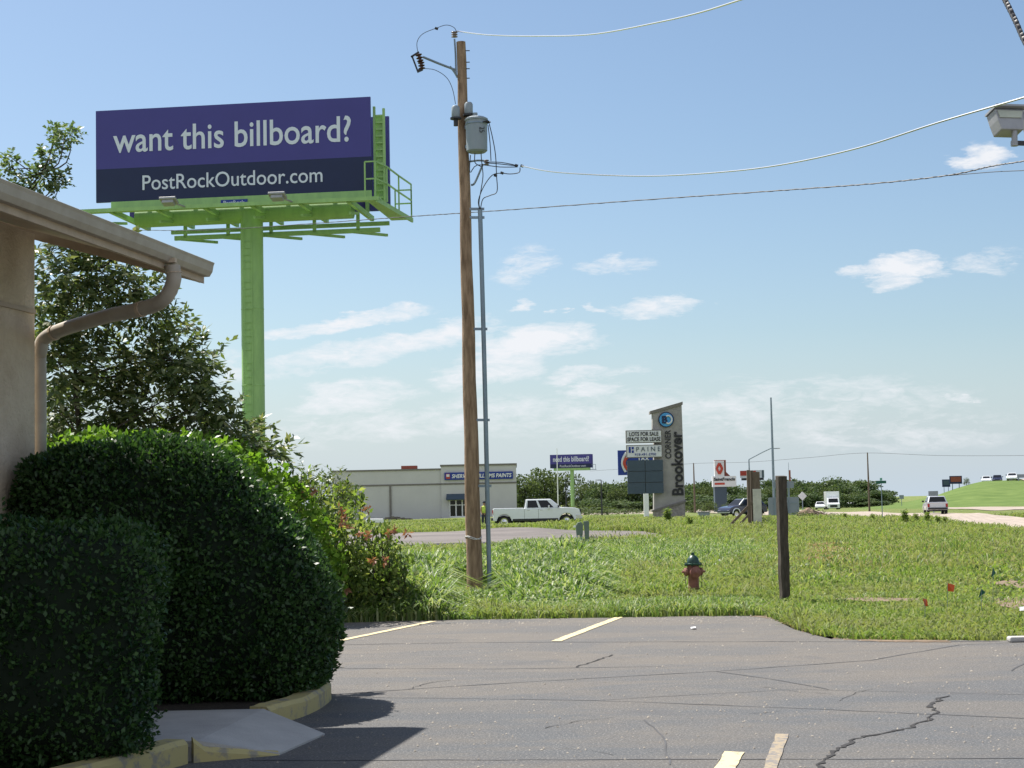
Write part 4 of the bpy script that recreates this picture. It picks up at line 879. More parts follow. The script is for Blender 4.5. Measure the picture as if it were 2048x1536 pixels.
# back of a large road sign behind the timber post
Yq = 115; q = at(1568, Yq); rs_ = thing('road_sign', 'grey back of a wide road sign split by the dark timber post', 'road sign', q); f_ = Yq / FOC
def platepts(xa, xb_, ya, yb, rad=.12):
    a = P(xa, ya, Yq) - q; c = P(xb_, yb, Yq) - q; z_hi, z_lo = a.z, c.z; pts = []
    for cx_, cz_, st in ((c.x - rad, z_hi - rad, 0), (a.x + rad, z_hi - rad, 90), (a.x + rad, z_lo + rad, 180), (c.x - rad, z_lo + rad, 270)):
        for k in range(5): w = R(st + k * 22.5); pts.append((cx_ + rad * math.cos(w), cz_ + rad * math.sin(w)))
    return pts
MB().prism(platepts(1536, 1599, 995, 1035), -.01, .01).build('lower_plate', M['greysign'], rs_); MB().prism(platepts(1546, 1588, 963, 976, .06), -.01, .01).build('upper_plate', M['greysign'], rs_)
for x in (-.6, .35): MB().box(x - .03, x + .03, -.07, -.013, 0, 2.75).build('post', M['galv'], rs_)
MB().beam((-.75, -.03, .5), (.9, -.03, .5), .03, .05).beam((-.75, -.03, 1.3), (.9, -.03, 1.3), .03, .05).build('rail', M['galv'], rs_)

def simple_sign(name, label, px, Y, ya, yb, w, mt, shape='rect', post='galv', rot=0):
    q = at(px, Y); r_ = thing(name, label, 'sign', q, rot); za, zb_ = P(px, ya, Y).z - q.z, P(px, yb, Y).z - q.z
    if shape == 'diamond': c = (za + zb_) / 2; h = (za - zb_) / 2; MB().prism([(0, zb_), (h, c), (0, za), (-h, c)], -.02, .02).build('plate', M[mt], r_)
    else: MB().box(-w / 2, w / 2, -.02, .02, zb_, za).build('plate', M[mt], r_, bevel=.01)
    MB().box(-.04, .04, .03, .09, 0, za - .05).build('post', M[post], r_); return r_
ds = simple_sign('warning_sign', 'grey backed diamond warning sign right of the dark post', 1606, 170, 983, 1001, .9, 'signwhite', 'diamond'); 
simple_sign('road_sign', 'blue grey sign back standing just behind the silver car', 1868, 150, 982, 1003, .85, 'greysign'); simple_sign('small_sign', 'tiny grey sign at the foot of the embankment', 1804, 260, 990, 998, .7, 'greysign')
q = at(1765, 111); ss = thing('street_name_sign', 'dark green street name sign on a thin pole', 'street sign', q); zt_ = P(1764, 965, 111).z
MB().box(-.33, .33, -.01, .01, zt_ - .09, zt_ + .09).build('name_blade', M['green_sign'], ss); MB().tube([(0, 0, 0), (0, 0, zt_ - .09)], .03, 8).build('pole', M['galv'], ss); MB().box(-.01, .01, -.3, .3, zt_ + .1, zt_ + .27).build('name_blade', M['green_sign'], ss)

def flag(px, py, Y, mt, shape, label):
    g0 = at(px, Y); top_ = P(px, py, Y) - g0; r_ = thing('survey_flag', label, 'flag', g0, 0, 'survey flags')
    MB().tube([(0, 0, 0), (top_.x * .5, 0, top_.z * .5), (top_.x, 0, top_.z)], .003, 4).build('stake', M['galv'], r_)
    MB().add([(top_.x + x, y, top_.z + z) for x, y, z in shape], [(0, 1, 2, 3)] if len(shape) == 4 else [(0, 1, 2)]).build('flag_sheet', M[mt], r_)
flag(1986, 1134, 24.2, 'flag_g', [(0, 0, 0), (.04, .02, -.09), (-.03, .0, -.145)], 'upper dark green survey flag in the grass')
flag(1963, 1177, 22.4, 'flag_g', [(0, 0, 0), (.055, .02, -.055), (-.045, .01, -.12)], 'lower dark green survey flag in the grass')
flag(1895, 1166, 23.3, 'flag_o', [(0, 0, 0), (.105, .02, -.03), (.08, .0, -.12), (.0, .02, -.11)], 'upright square orange survey flag')
flag(1850, 1197, 21.6, 'flag_o', [(-.03, 0, 0), (.03, .03, -.01), (.035, .0, -.09), (.0, .02, -.10)], 'crumpled orange survey flag near the dirt strip')
def scrap(px, py, w, h, label, mt='white', z=.08):
    q = G(px, py, 0); o = MB().add([(-w / 2, 0, 0), (w / 2, .03, .01), (w / 2.2, .06, h), (-w / 2.4, .04, h * .8)], [(0, 1, 2, 3)]).add([(-w / 2, .0, 0), (w / 2, .03, .0), (w / 3, -.09, .012), (-w / 3, -.1, .01)], [(0, 1, 2, 3)]).build('litter_scrap', M[mt]); o.location = (q.x, q.y, z); tag(o, label, 'litter'); return o
scrap(2052, 1234, .16, .06, 'white scrap at right edge beside the bare dirt'); scrap(1387, 1258, .07, .02, 'small white scrap lying on the asphalt', z=.006); scrap(1438, 1133, .09, .05, 'white scrap in the grass behind the hydrant', z=.12); scrap(1430, 1140, .06, .03, 'tiny pale scrap beside the hydrant bonnet', z=.12)

# telephone pedestals
q = at(1166, 60); pd = thing('utility_pedestal', 'pair of grey green cable pedestals on posts in tall grass', 'pedestal', q); k = 60 / FOC
MB().box(-.22, -.20 + .02, -.05, .05, 0, .6).box(-.1, -.02, -.05, .05, 0, .6).build('post', M['galv'], pd)
MB().prism([(-.22, .45), (.0, .45), (.02, .82), (-.05, .92), (-.16, .90), (-.24, .78)], -.1, .1).build('cabinet', M['ped'], pd, bevel=.015); MB().prism([(.08, .3), (.22, .3), (.24, .92), (.20, .95), (.03, .93), (.05, .86)], -.06, .08).build('cabinet', M['ped'], pd, bevel=.01)
MB().cbox((-.27, -.05, .76), (.1, .08, .06)).build('tag_plate', M['white'], pd); MB().box(.09, .13, -.03, .03, 0, .3).box(.18, .21, -.03, .03, 0, .3).build('post', M['galv'], pd)
q = at(1408, 120); ub = thing('utility_box', 'low grey utility box right of the stone sign base', 'utility box', q); MB().cbox((0, 0, .35), (.8, .6, .7)).build('cabinet', M['greysign'], ub, bevel=.03); MB().cbox((0, 0, .72), (.9, .7, .05)).build('lid', M['lamp'], ub)
q = at(750, 155); o = MB().prism([(-.8, .08), (.7, 0), (.8, .12), (.76, .42), (-.76, .44), (-.82, .3)], -.35, .35).build('white_tank', M['white'], bevel=.06); o.location = q + Vector((0, 0, .05)); tag(o, 'white slab like tank lying on the grass before the store', 'tank')

# ------------------------------------------------------------------ pylon sign
Yb = 130; q = at(1338, Yb); q.z = 0; k = Yb / FOC; ps = thing('pylon_sign', 'tall slanted grey stucco pylon sign with vertical lettering and stone base', 'sign', q)
def b_(px, py): v = P(px, py, Yb) - q; return (v.x, v.z)
MB().prism([(b_(1307, 1040)[0], 0), (b_(1369, 1040)[0], 0), b_(1369, 1003), b_(1307, 1021)], -.55, .65).build('stone_base', M['stone'], ps)
MB().prism([b_(1307, 1019.5), b_(1369, 1001.5), b_(1362, 808), b_(1304, 825), b_(1304, 858), b_(1307, 862)], -.45, .5).build('pillar', M['pillar'], ps)
MB().prism([b_(1303, 1024), b_(1371, 1004), b_(1371, 1000), b_(1303, 1020)], -.63, .72).build('band', M['storetrim'], ps); MB().prism([b_(1299, 829), b_(1364, 810), b_(1364, 804), b_(1299, 823)], -.55, .6).build('cap', M['storetrim'], ps)
x_, z_ = b_(1353, 927); text('Brookover', 127 * k, 23 * k, M['black'], ps, (x_, -.5, z_), rot=R(90) - ROLL * 0, bold=.03, ext=.06); x_, z_ = b_(1335, 889); text('CORNER', 57 * k, 12 * k, M['darkmetal'], ps, (x_, -.48, z_), rot=R(90), bold=.02, ext=.04)
x_, z_ = b_(1331, 840); mr = Matrix.Rotation(R(90), 3, 'X'); em = MB().lathe([(0, 0), (15.5 * k, 0), (15.5 * k, .12), (0, .13)], 32, mr, (x_, -.46, z_)).build('emblem', M['navy'], ps)
MB().lathe([(0, .13), (13.5 * k, .13), (13.5 * k, .15), (0, .16)], 32, mr, (x_, -.46, z_)).build('disc', M['skyblue'], em); text('B', 11 * k, 15 * k, M['navy'], em, (x_ - 3 * k, -.65, z_), bold=.04, ext=.03)
arc = [(x_ + (math.cos(w) * 7 + 4) * k, -.66, z_ + math.sin(w) * 8 * k) for w in np.linspace(-2.2, 2.2, 12)]; MB().tube(arc[::-1], .07, 6).build('swoosh', M['signwhite'], em)
def cab(xa, xb_, ya, yb, mt, lbl):
    a = b_(xa, ya); c = b_(xb_, yb); cb_ = MB().box(a[0], c[0], -.85, -.46, c[1], a[1]).build('sign_cabinet', M['storetrim'], ps); MB().box(a[0] + .06, c[0] - .06, -.87, -.853, c[1] + .06, a[1] - .06).build('face', M[mt], cb_); return cb_, (a[0] + c[0]) / 2, (a[1] + c[1]) / 2
c1, x_, z_ = cab(1250, 1322, 862, 886, 'signwhite', ''); text('LOTS FOR SALE\nSPACE FOR LEASE', 66 * k, 18.5 * k, M['black'], c1, (x_, -.89, z_), bold=.02, ext=.02)
c1, x_, z_ = cab(1251, 1323, 891, 915, 'signwhite', ''); text('P A I N E', 48 * k, 9 * k, M['slate'], c1, (x_ + 8 * k, -.89, z_ + 4 * k), ext=.02); text('918-491-3700', 42 * k, 5 * k, M['blue'], c1, (x_ + 2 * k, -.89, z_ - 6.5 * k), ext=.02)
MB().box(x_ - 31 * k, x_ - 27 * k, -.9, -.875, z_ - 3 * k, z_ + 9 * k).box(x_ - 25 * k, x_ - 21 * k, -.9, -.875, z_ + 4 * k, z_ + 9 * k).box(x_ - 25 * k, x_ - 21 * k, -.9, -.875, z_ - 3 * k, z_ + 2 * k).build('logo_bars', M['blue'], c1)
a = b_(1252, 921); c = b_(1326, 987); w = (c[0] - a[0]) / 2; hh = (a[1] - c[1]) / 3
rear = MB().box(a[0] + .05, c[0] - .05, -.7, -.46, c[1] + .05, a[1] - .05).build('rear_box', M['storetrim'], ps)
for i in range(2):
    for j in range(3): MB().box(a[0] + i * w + .02, a[0] + (i + 1) * w - .02, -.86, -.71, c[1] + j * hh + .02, c[1] + (j + 1) * hh - .02).build('blank_panel', M['slate'], ps)
# blue sign behind
Yc = 165; q = at(1291, Yc); k = Yc / FOC; bs = thing('blue_sign', 'bright blue sign board on a white post half hidden by the pylon panels', 'sign', q); q2 = q
def b_(px, py): v = P(px, py, Yc) - q2; return (v.x, v.z)
a = b_(1235, 901); c = b_(1312, 949); f = MB().box(a[0], c[0], -.3, .1, c[1], a[1]).build('face', M['blue'], bs); MB().box(b_(1286, 950)[0], b_(1296, 950)[0], -.1, .2, 0, c[1]).build('post', M['white'], bs)
x_, z_ = b_(1280, 917.5); text('TAX', 24 * k, 7 * k, M['signwhite'], f, (x_ + .3, -.33, z_), bold=.03); pts = [tuple([*b_(1252 - math.sin(t) * 8, 905 + t * 13)]) for t in np.linspace(0, 3, 10)]
MB().tube([(x, -.33, z) for x, z in pts], .13, 6).build('white_curve', M['signwhite'], f); pts = [tuple([*b_(1256 - math.sin(t) * 8, 912 + t * 9)]) for t in np.linspace(0, 3, 10)]; MB().tube([(x, -.37, z) for x, z in pts], .16, 6).build('red_curve', M['red'], f)

# hospital pylon
Yd = 285; q = at(1441, Yd); k = Yd / FOC; hs = thing('monument_sign', 'white and rust hospital sign on a dark base behind the road', 'sign', q); q3 = q
def b_(px, py): v = P(px, py, Yd) - q3; return (v.x, v.z)
a = b_(1428, 974); c = b_(1453, 1016); MB().box(a[0], c[0], -1, 1, 0, a[1]).build('base', M['slate'], hs)
a = b_(1423, 953); c = b_(1471, 973); cb_ = MB().box(a[0], c[0], -1.3, -.3, c[1], a[1]).build('cabinet', M['signwhite'], hs); text('SaintFrancis', 42 * k, 6.5 * k, M['black'], cb_, ((a[0] + c[0]) / 2, -1.35, a[1] - 6 * k), bold=.03, ext=.05); MB().box(a[0] + 4 * k, a[0] + 24 * k, -1.34, -1.305, c[1] + 4 * k, c[1] + 8 * k).build('underline', M['red'], cb_)
a = b_(1427, 922); c = b_(1447, 953); MB().box(a[0], c[0], -1.2, -.4, c[1], a[1]).build('tower_panel', M['signwhite'], hs); MB().box(a[0] + .1, c[0] + 5 * k, -.35, .2, c[1], a[1] + 1.5 * k).build('tower_side', M['rust'], hs)
x_, z_ = (a[0] + c[0]) / 2, (a[1] + c[1]) / 2
for s_ in (-1, 1): MB().tube([(x_ + s_ * math.sin(t * 1.05) * 5 * k * (1 - abs(t - 1.5) / 4), -1.25, z_ + (t - 1.5) * 7 * k * s_ * 1.0) for t in np.linspace(.0, 3, 9)], .22, 5).build('logo_curl', M['red'], hs)
a = b_(1455, 944); MB().prism([(c[0] + 5 * k, c[1]), (c[0] + 14 * k, c[1]), (c[0] + 5 * k, c[1] + 9 * k)], -.3, .1).build('fin', M['rust'], hs)

# ------------------------------------------------------------------ paint store
Ys = 212; q = at(848, Ys); q.z = 0; k = Ys / FOC; st = thing('paint_store', 'long low grey paint store with raised parapet and blue sign', 'store', q); q4 = Vector((q.x, q.y, 0))
def b_(px, py): v = P(px, py, Ys) - q4; return (v.x, v.z)
xl_, zl_ = b_(664, 946); xm, zm_ = b_(882, 944); xr_, zr_ = b_(1032, 930)
MB().box(xl_, xm - .003, 0, 16, -.6, zl_ + .1).build('wing_wall', M['storewall'], st); MB().box(xm, xr_, -.25, 16, -.6, zr_).build('front_wall', M['storewall'], st)
MB().box(xl_ - .1, xm - .01, -.12, 16.1, zl_ + .1, zl_ + .3).build('cornice', M['storetrim'], st); MB().box(xm - .1, xr_ + .1, -.37, 16.1, zr_, zr_ + .22).build('cornice', M['storetrim'], st)
zt_ = b_(800, 970)[1]; MB().box(xl_, xm - .01, -.06, 0, zt_ - .1, zt_ + .1).build('trim_band', M['storetrim'], st); MB().box(xm, xr_ + .04, -.31, -.253, zt_ - .1, zt_ + .1).build('trim_band', M['storetrim'], st)
x_ = b_(781, 1000)[0]; MB().box(x_ - .12, x_ + .12, -.16, 0, 0, zt_ - .11).build('downspout', M['storetrim'], st)
a = b_(889, 944.5); c = b_(1026, 958.5); cx_ = (a[0] + c[0]) / 2; cz_ = (a[1] + c[1]) / 2; sb = MB().box(a[0], c[0], -.5, -.26, cz_ - 7.4 * k, cz_ + 7.4 * k).build('sign_board', M['blue'], st)
text('SHERWIN-WILLIAMS PAINTS', 119 * k, 8 * k, M['white'], sb, (cx_ + 6 * k, -.53, cz_), bold=.02, shear=.2, ext=.04); MB().box(a[0] + 3 * k, a[0] + 11 * k, -.53, -.505, cz_ - 5 * k, cz_ + 5 * k).build('logo_patch', M['red'], sb); MB().box(a[0] + 4 * k, a[0] + 10 * k, -.55, -.535, cz_ - 1 * k, cz_ + 4 * k).build('logo_drop', M['signwhite'], sb)
a = b_(899, 999); c = b_(950, 1030); dr = MB().box(a[0], c[0], -.33, -.255, 0, a[1]).build('shop_front', M['white'], st)
w = (c[0] - a[0]) / 4
for i in range(4):
    MB().box(a[0] + i * w + .1, a[0] + (i + 1) * w - .06, -.35, -.332, .2, a[1] - .75).build('window', M['glass'], dr); MB().box(a[0] + i * w + .1, a[0] + (i + 1) * w - .06, -.35, -.332, a[1] - .65, a[1] - .12).build('transom', M['glass'], dr)
a = b_(893, 988); c = b_(952, 998); MB().prism([(-.255, a[1]), (-1.3, c[1]), (-1.25, c[1] - .08), (-.255, c[1] - .05)], a[0], c[0], 'x').build('awning', M['slate'], st)
a = b_(797, 938); c = b_(829, 946); MB().box(a[0], c[0], 5, 7, zl_ + .1, a[1] + .5).build('rooftop_unit', M['rust'], st)
for i in range(5): q = at(775 + i * 9, 190); 
q = at(787, 190); o = MB(); 
for i in range(60): v = random.gauss(0, 1.1); o.cbox((v, random.uniform(-1, 1), random.uniform(0, .35) * max(0, 1 - abs(v) / 2.6)), (.35, .3, .22), Matrix.Rotation(random.random() * 3, 4, 'Z') @ Matrix.Rotation(random.random(), 4, 'X') if 0 else None)
o = o.build('rubble_heap', M['gravel']); o.location = q; tag(o, 'low dark heap of rubble beside the store wall', 'rubble heap')

# ------------------------------------------------------------------ poles far away
def polething(name, label, px, Y, ytop, r, mt, cat_='pole', arm=None, group=None):
    q = at(px, Y); r_ = thing(name, label, cat_, q, 0, group); t_ = P(px - (1010 - ytop) * ROLL, ytop, Y); h = t_.z - q.z; MB().tube([(0, 0, 0), (0, 0, h * .6), (0, 0, h)], [r, r * .8, r * .55], 8).build('pole', M[mt], r_, True)
    if arm:
        s_ = Y / FOC; pts = [(0, 0, h + arm[0][1] * s_)] + [(x * s_, 0, h + z * s_) for x, z in arm[1:]]; MB().tube(pts, max(.04, r * .5), 6).build('arm', M[mt], r_); e_ = pts[-1]; MB().cbox(e_, (5 * s_, .3, 1.4 * s_)).build('lamp_head', M['lamp'], r_)
    return r_
polething('flagpole', 'slim white flagpole above the pickup windscreen', 1117, 150, 897, .055, 'white', 'flagpole')
polething('lamp_post', 'black lamp post left of the white sign post, lamp to the left', 1204, 190, 960, .1, 'darkmetal', 'lamp post', [(0, 0), (-9, 0)])
polething('lamp_post', 'black lamp post just left of the far lime post', 1133, 200, 964, .1, 'darkmetal', 'lamp post', [(0, 0), (8, 0)])
polething('steel_pole', 'tall thin grey steel pole behind the dark timber post', 1549, 200, 795, .17, 'galv', 'pole')
polething('street_light', 'street light with a long rising arm behind the old timber frame', 1501, 230, 919, .14, 'galv', 'street light', [(0, 0), (12, 6), (28, 14), (44, 21), (60, 21)])
polething('power_pole', 'far grey power pole between the stone pylon and hospital sign', 1390, 285, 926, .16, 'greywood', 'power pole')
polething('power_pole', 'far thin power pole left of the street name sign', 1739, 181, 905, .11, 'greywood', 'power pole')
pf = polething('flagpole', 'faint thin flagpole above the dark timber post', 1580, 260, 925, .05, 'galv', 'flagpole')
h_ = P(1578, 927, 260).z; MB().box(0, .28, -.02, .02, h_ - 2.4, h_ - .5).build('banner', M['rust'], pf)
line('overhead_wire', 'faint far wire crossing behind the stone pylon to the distant power poles', [(1180, 942), (1290, 935), (1388, 927), (1500, 924), (1620, 915), (1733, 906), (1880, 911), (2048, 911), (2200, 908)], 285, 160, .02, 'cable')

# brush pile
q = at(1630, 106); bpile = thing('brush_pile', 'brown heap of cut brush and soil right of the road sign', 'brush pile', q)
b = MB(); n = 20
for i in range(n + 1):
    for j in range(9):
        x = -1.4 + 3.6 * i / n; yv = -1 + j * .25; hh = .78 * math.exp(-((x + .4) / .9) ** 2) * math.exp(-(yv / .7) ** 2) + .3 * math.exp(-((x - 1) / .7) ** 2 - (yv / .6) ** 2); b.v.append((x, yv, hh + random.uniform(0, .1) * (hh > .05) - .04))
b.f = [(i * 9 + j, i * 9 + j + 1, (i + 1) * 9 + j + 1, (i + 1) * 9 + j) for i in range(n) for j in range(8)]; b.build('soil', M['dirt'], bpile)
b = MB()
for i in range(140):
    x = random.gauss(.1, .9); z = max(.05, .7 * math.exp(-((x + .3) / 1.) ** 2) * random.random()); a_ = Vector((x, random.uniform(-.6, .2), z)); b.tube([a_, a_ + Vector((random.gauss(0, .35), random.gauss(0, .2), random.gauss(.1, .15)))], .012, 4, False)
b.build('twigs', M['bark'], bpile)

# ------------------------------------------------------------------ vehicles
def arch(cx, r, zb, n=9): return [(cx + r * math.cos(w), zb + .12 + r * math.sin(w)) for w in np.linspace(-.15, math.pi + .15, n)]
def wheel(root, x, y, r, w, side):
    m_ = Matrix.Rotation(R(90), 3, 'X'); t_ = MB().lathe([(r * .55, -w / 2), (r * .93, -w / 2), (r, -w * .35), (r, w * .35), (r * .93, w / 2), (r * .55, w / 2)], 22, m_).build('wheel', M['rubber'], root, True); t_.location = (x, y, r)
    MB().lathe([(0, -w * .56), (r * .2, -w * .57), (r * .24, -w * .52), (r * .5, -w * .52), (r * .62, -w * .55), (r * .62, w * .55), (r * .5, w * .52), (r * .24, w * .52), (r * .2, w * .57), (0, w * .56)], 16, m_).build('rim', M['chrome'], t_, True)
def vehicle(name, label, cat_, loc, rz, paint, W, top, bot, wheels, cabp, wins, r=.34, lower=None, group=None, arches=1.16):
    """top: side outline rear to front; cabp: cabin trapezoid (rb, rt, ft, fb) with belt and roof heights"""
    root = thing(name, label, cat_, loc, rz, group); under = []
    for wx in sorted(wheels, reverse=True): under += arch(wx, r * arches, bot * .0 + r * .72)
    under = [(x, max(z, bot)) for x, z in under]
    poly = top + [(top[-1][0], bot)] + under + [(top[0][0], bot)]
    MB().prism(poly, -W / 2, W / 2).build('body', M[paint], root, bevel=.045)
    MB().box(top[0][0] + .15, top[-1][0] - .15, -W / 2 + .25, W / 2 - .25, bot * .7, bot + .3).build('underbody', M['rubber'], root)
    (rb, rt, ft, fb, belt, roof) = cabp; wb, wt = W / 2 - .05, W / 2 - .24
    cab_ = MB().add([(rb, -wb, belt), (fb, -wb, belt), (fb, wb, belt), (rb, wb, belt), (rt, -wt, roof), (ft, -wt, roof), (ft, wt, roof), (rt, wt, roof)], [(0, 3, 2, 1), (4, 5, 6, 7), (0, 1, 5, 4), (1, 2, 6, 5), (2, 3, 7, 6), (3, 0, 4, 7)]).build('cabin', M[paint], root, bevel=.06)
    def lerp(a, b_, t): return a + (b_ - a) * t
    def side(x, v, s_): return (x, s_ * (lerp(wb, wt, v) + .008), lerp(belt, roof, v))
    def edge_(f, v): return lerp(lerp(rb, rt, v), lerp(fb, ft, v), f)
    for s_ in (-1, 1):
        for (f0, f1) in wins:
            lo_, hi_ = .08, .85; pts = [side(edge_(f0, lo_), lo_, s_), side(edge_(f1, lo_), lo_, s_), side(edge_(f1, hi_), hi_, s_), side(edge_(f0, hi_), hi_, s_)]
            nrm = Vector((0, s_ * .01, .003)); MB().add(pts + [tuple(Vector(q_) - nrm * 1.5) for q_ in pts], [(0, 1, 2, 3), (7, 6, 5, 4), (0, 4, 5, 1), (1, 5, 6, 2), (2, 6, 7, 3), (3, 7, 4, 0)]).build('side_window', M['glass'], cab_)
    for (b0, t0, nm, sg) in ((rb, rt, 'rear_window', -1), (fb, ft, 'windscreen', 1)):
        pts = [(lerp(b0, t0, v) + sg * .012, y * (lerp(wb, wt, v) - .09), lerp(belt, roof, v)) for v, y in ((.1, -1), (.1, 1), (.88, 1), (.88, -1))]
        MB().add(pts + [(a - sg * .01, b2, c2) for a, b2, c2 in pts], [(0, 1, 2, 3), (7, 6, 5, 4), (0, 4, 5, 1), (1, 5, 6, 2), (2, 6, 7, 3), (3, 7, 4, 0)]).build(nm, M['glass'], cab_)
    for wx in wheels:
        for s_ in (-1, 1): wheel(root, wx, s_ * (W / 2 - .13), r, .24, s_)
    xf, xr2 = top[-1][0], top[0][0]; zf = top[-1][1]; zr = top[0][1]
    for s_ in (-1, 1):
        MB().cbox((xf - .02, s_ * (W / 2 - .28), zf - .12), (.12, .36, .17)).build('headlight', M['headlamp'], root, bevel=.02); MB().cbox((xr2 + .03, s_ * (W / 2 - .12), zr - .15), (.12, .2, .32)).build('tail_light', M['tail'], root, bevel=.02)
        MB().cbox((lerp(fb, ft, .15) - .12, s_ * (W / 2 + .08), belt + .12), (.12, .2, .16)).build('mirror', M['darkmetal'], root, bevel=.02)
    MB().cbox((xf + .01, 0, zf - .2), (.08, W - 1.0, .26)).build('grille', M['darkmetal'], root); MB().cbox((xf + .05, 0, bot + .16), (.16, W - .1, .2)).build('front_bumper', M['chrome'] if paint == 'carwhite' and r > .38 else M[paint], root, bevel=.03)
    MB().cbox((xr2 - .05, 0, bot + .14), (.16, W - .1, .18)).build('rear_bumper', M['darkmetal'], root, bevel=.03); MB().cbox((xr2 - .02, 0, zr - .3), (.03, .34, .16)).build('number_plate', M['signwhite'], root)
    return root
# crew cab pickup
qa = at(1073, 121); k = 121 / FOC
pk = vehicle('pickup_truck', 'white crew cab pickup truck parked side on behind the gravel lane', 'pickup', (qa.x, qa.y, qa.z), R(1.5), 'carwhite', 2.0,
    [(-3.08, 1.24), (-3.04, 1.36), (-.95, 1.36), (-.9, 1.33), (1.75, 1.33), (1.95, 1.36), (2.7, 1.30), (3.0, 1.20), (3.08, .95)], .46, (-2.3, 2.1), (-.86, -.72, 1.0, 1.78, 1.31, 1.96), [(.07, .385), (.45, .80)], .42, arches=1.24)
MB().box(-2.95, -1.05, -.85, .85, 1.381, 1.385).build('bed_floor', M['rubber'], pk)
for x in (-.87, .12): MB().box(x - .008, x + .008, -1.003, -.99, .6, 1.28).build('door_seam', M['darkmetal'], pk)
for x in (-.6, .32): MB().cbox((x, -1.01, 1.2), (.2, .04, .04)).build('door_handle', M['chrome'], pk, bevel=.01)
MB().box(-1.7, 1.5, -1.012, -1.003, .47, .60).build('rocker_trim', M['darkmetal'], pk)
MB().box(2.75, 3.13, -1.01, -.6, .5, .82).build('bumper_corner', M['chrome'], pk, bevel=.03)
MB().box(2.9, 3.14, -.8, .8, .85, 1.2).build('grille_surround', M['darkmetal'], pk, bevel=.02)
MB().box(-.4, 1.1, -1.06, -.9, .40, .46).build('running_board', M['darkmetal'], pk); MB().cbox((.85, -1.15, 1.38), (.12, .26, .28)).build('tow_mirror', M['chrome'], pk, bevel=.03)
# silver SUV from behind
qa = at(1871, 142)
sv = vehicle('silver_car', 'silver hatchback style crossover driving away on the concrete road', 'car', (qa.x, qa.y, qa.z + .06), R(82), 'carsilver', 1.86, [(-2.2, .95), (-2.22, 1.1), (1.3, 1.02), (2.1, .88), (2.25, .7)], .38, (-1.45, 1.4), (-2.12, -1.7, .25, 1.1, 1.06, 1.66), [(.12, .4), (.44, .66), (.7, .92)], .35)
sv.scale = (.9, .9, .9)
# dark vehicle behind timber frame
qa = at(1484, 150)
dv = vehicle('two_tone_truck', 'navy and white vehicle nose showing left of the old timber frame', 'car', (qa.x, qa.y, qa.z), R(212), 'carnavy', 1.9, [(-2.4, 1.0), (-2.4, 1.15), (1.0, 1.15), (1.7, 1.08), (2.15, .95), (2.25, .75)], .45, (-1.5, 1.45), (-2.3, -1.8, .2, 1.05, 1.15, 1.80), [(.1, .4), (.45, .9)], .38)
dv.scale = (.9, .9, .9); MB().tube([(1.45 + .46 * math.cos(w), .96, .42 + .46 * math.sin(w)) for w in np.linspace(0, math.pi, 12)], .06, 6).build('wheel_arch_trim', M['carwhite'], dv); MB().tube([(1.0, .85, 1.2), (.3, .74, 1.8), (-1.7, .72, 1.83)], .06, 6).build('roof_trim', M['carwhite'], dv); MB().box(1.9, 2.36, -.9, .9, .45, .62).build('bumper_trim', M['carwhite'], dv, bevel=.04)
def car(label, px, Y, paint, rz, zoff=.06, group='cars far along the highway'):
    q_ = at(px, Y); z_ = float(terr(q_.x, Y) + hill(q_.x, Y)); return vehicle('car', label, 'car', (q_.x, q_.y, z_ + zoff), rz, paint, 1.8, [(-2.2, .9), (-2.2, 1.0), (1.1, .95), (2.0, .82), (2.15, .65)], .34, (-1.4, 1.35), (-1.7, -1.0, .25, 1.0, .97, 1.45), [(.12, .45), (.5, .9)], .32, group=group)
car('white oncoming car left of the box truck', 1641, 310, 'carwhite', R(-101)); car('small white car right of the box truck', 1701, 390, 'carwhite', R(-102)); car('white car half behind the thin power pole', 1734, 370, 'carwhite', R(-99))
car('yellowish white car cresting the embankment', 1975, 335, 'carwhite', R(-107), -.35); car('dark navy car in the middle on the embankment', 1997, 318, 'carnavy', R(-107), -.35); car('white car nearest the right edge on the embankment', 2027, 300, 'carwhite', R(-109), -.2)
q = at(1666, 290); bt = thing('box_truck', 'white box truck coming along the far road', 'truck', q, R(-97))
MB().box(-5.2, 0, -1.15, 1.15, .8, 3.35).build('cargo_box', M['carwhite'], bt, bevel=.05); MB().box(-5, 2.2, -.5, .5, .5, .79).build('chassis', M['rubber'], bt)
cb_ = MB().prism([(.12, .55), (2.6, .55), (2.6, 1.25), (1.7, 1.45), (1.2, 2.25), (.12, 2.3)], -1.0, 1.0).build('cab', M['carwhite'], bt, bevel=.06); MB().add([(1.71, -.8, 1.5), (1.71, .8, 1.5), (1.28, .75, 2.17), (1.28, -.75, 2.17)], [(0, 1, 2, 3)]).build('windscreen', M['glass'], cb_)
MB().box(2.605, 2.64, -.6, .6, .7, 1.1).build('grille', M['darkmetal'], bt)
for x in (1.6, -3.6):
    for s_ in (-1, 1): wheel(bt, x, s_ * .95, .45, .28, s_)
MB().box(2.4, 2.52, .8, .801, 0, 0.001) if 0 else None
q = at(2046, 296); z_ = float(terr(q.x, 296) + hill(q.x, 296)); gr = thing('guardrail', 'grey guardrail at the right edge of the embankment road', 'guardrail', (q.x, q.y, z_)); MB().box(-.8, 6, -.05, .05, .5, 1.1).build('rail', M['greysign'], gr)
b = MB()
for i in range(4): b.box(-.6 + i * 2, -.45 + i * 2, .06, .2, -.3, 1.05)
b.build('posts', M['galv'], gr)

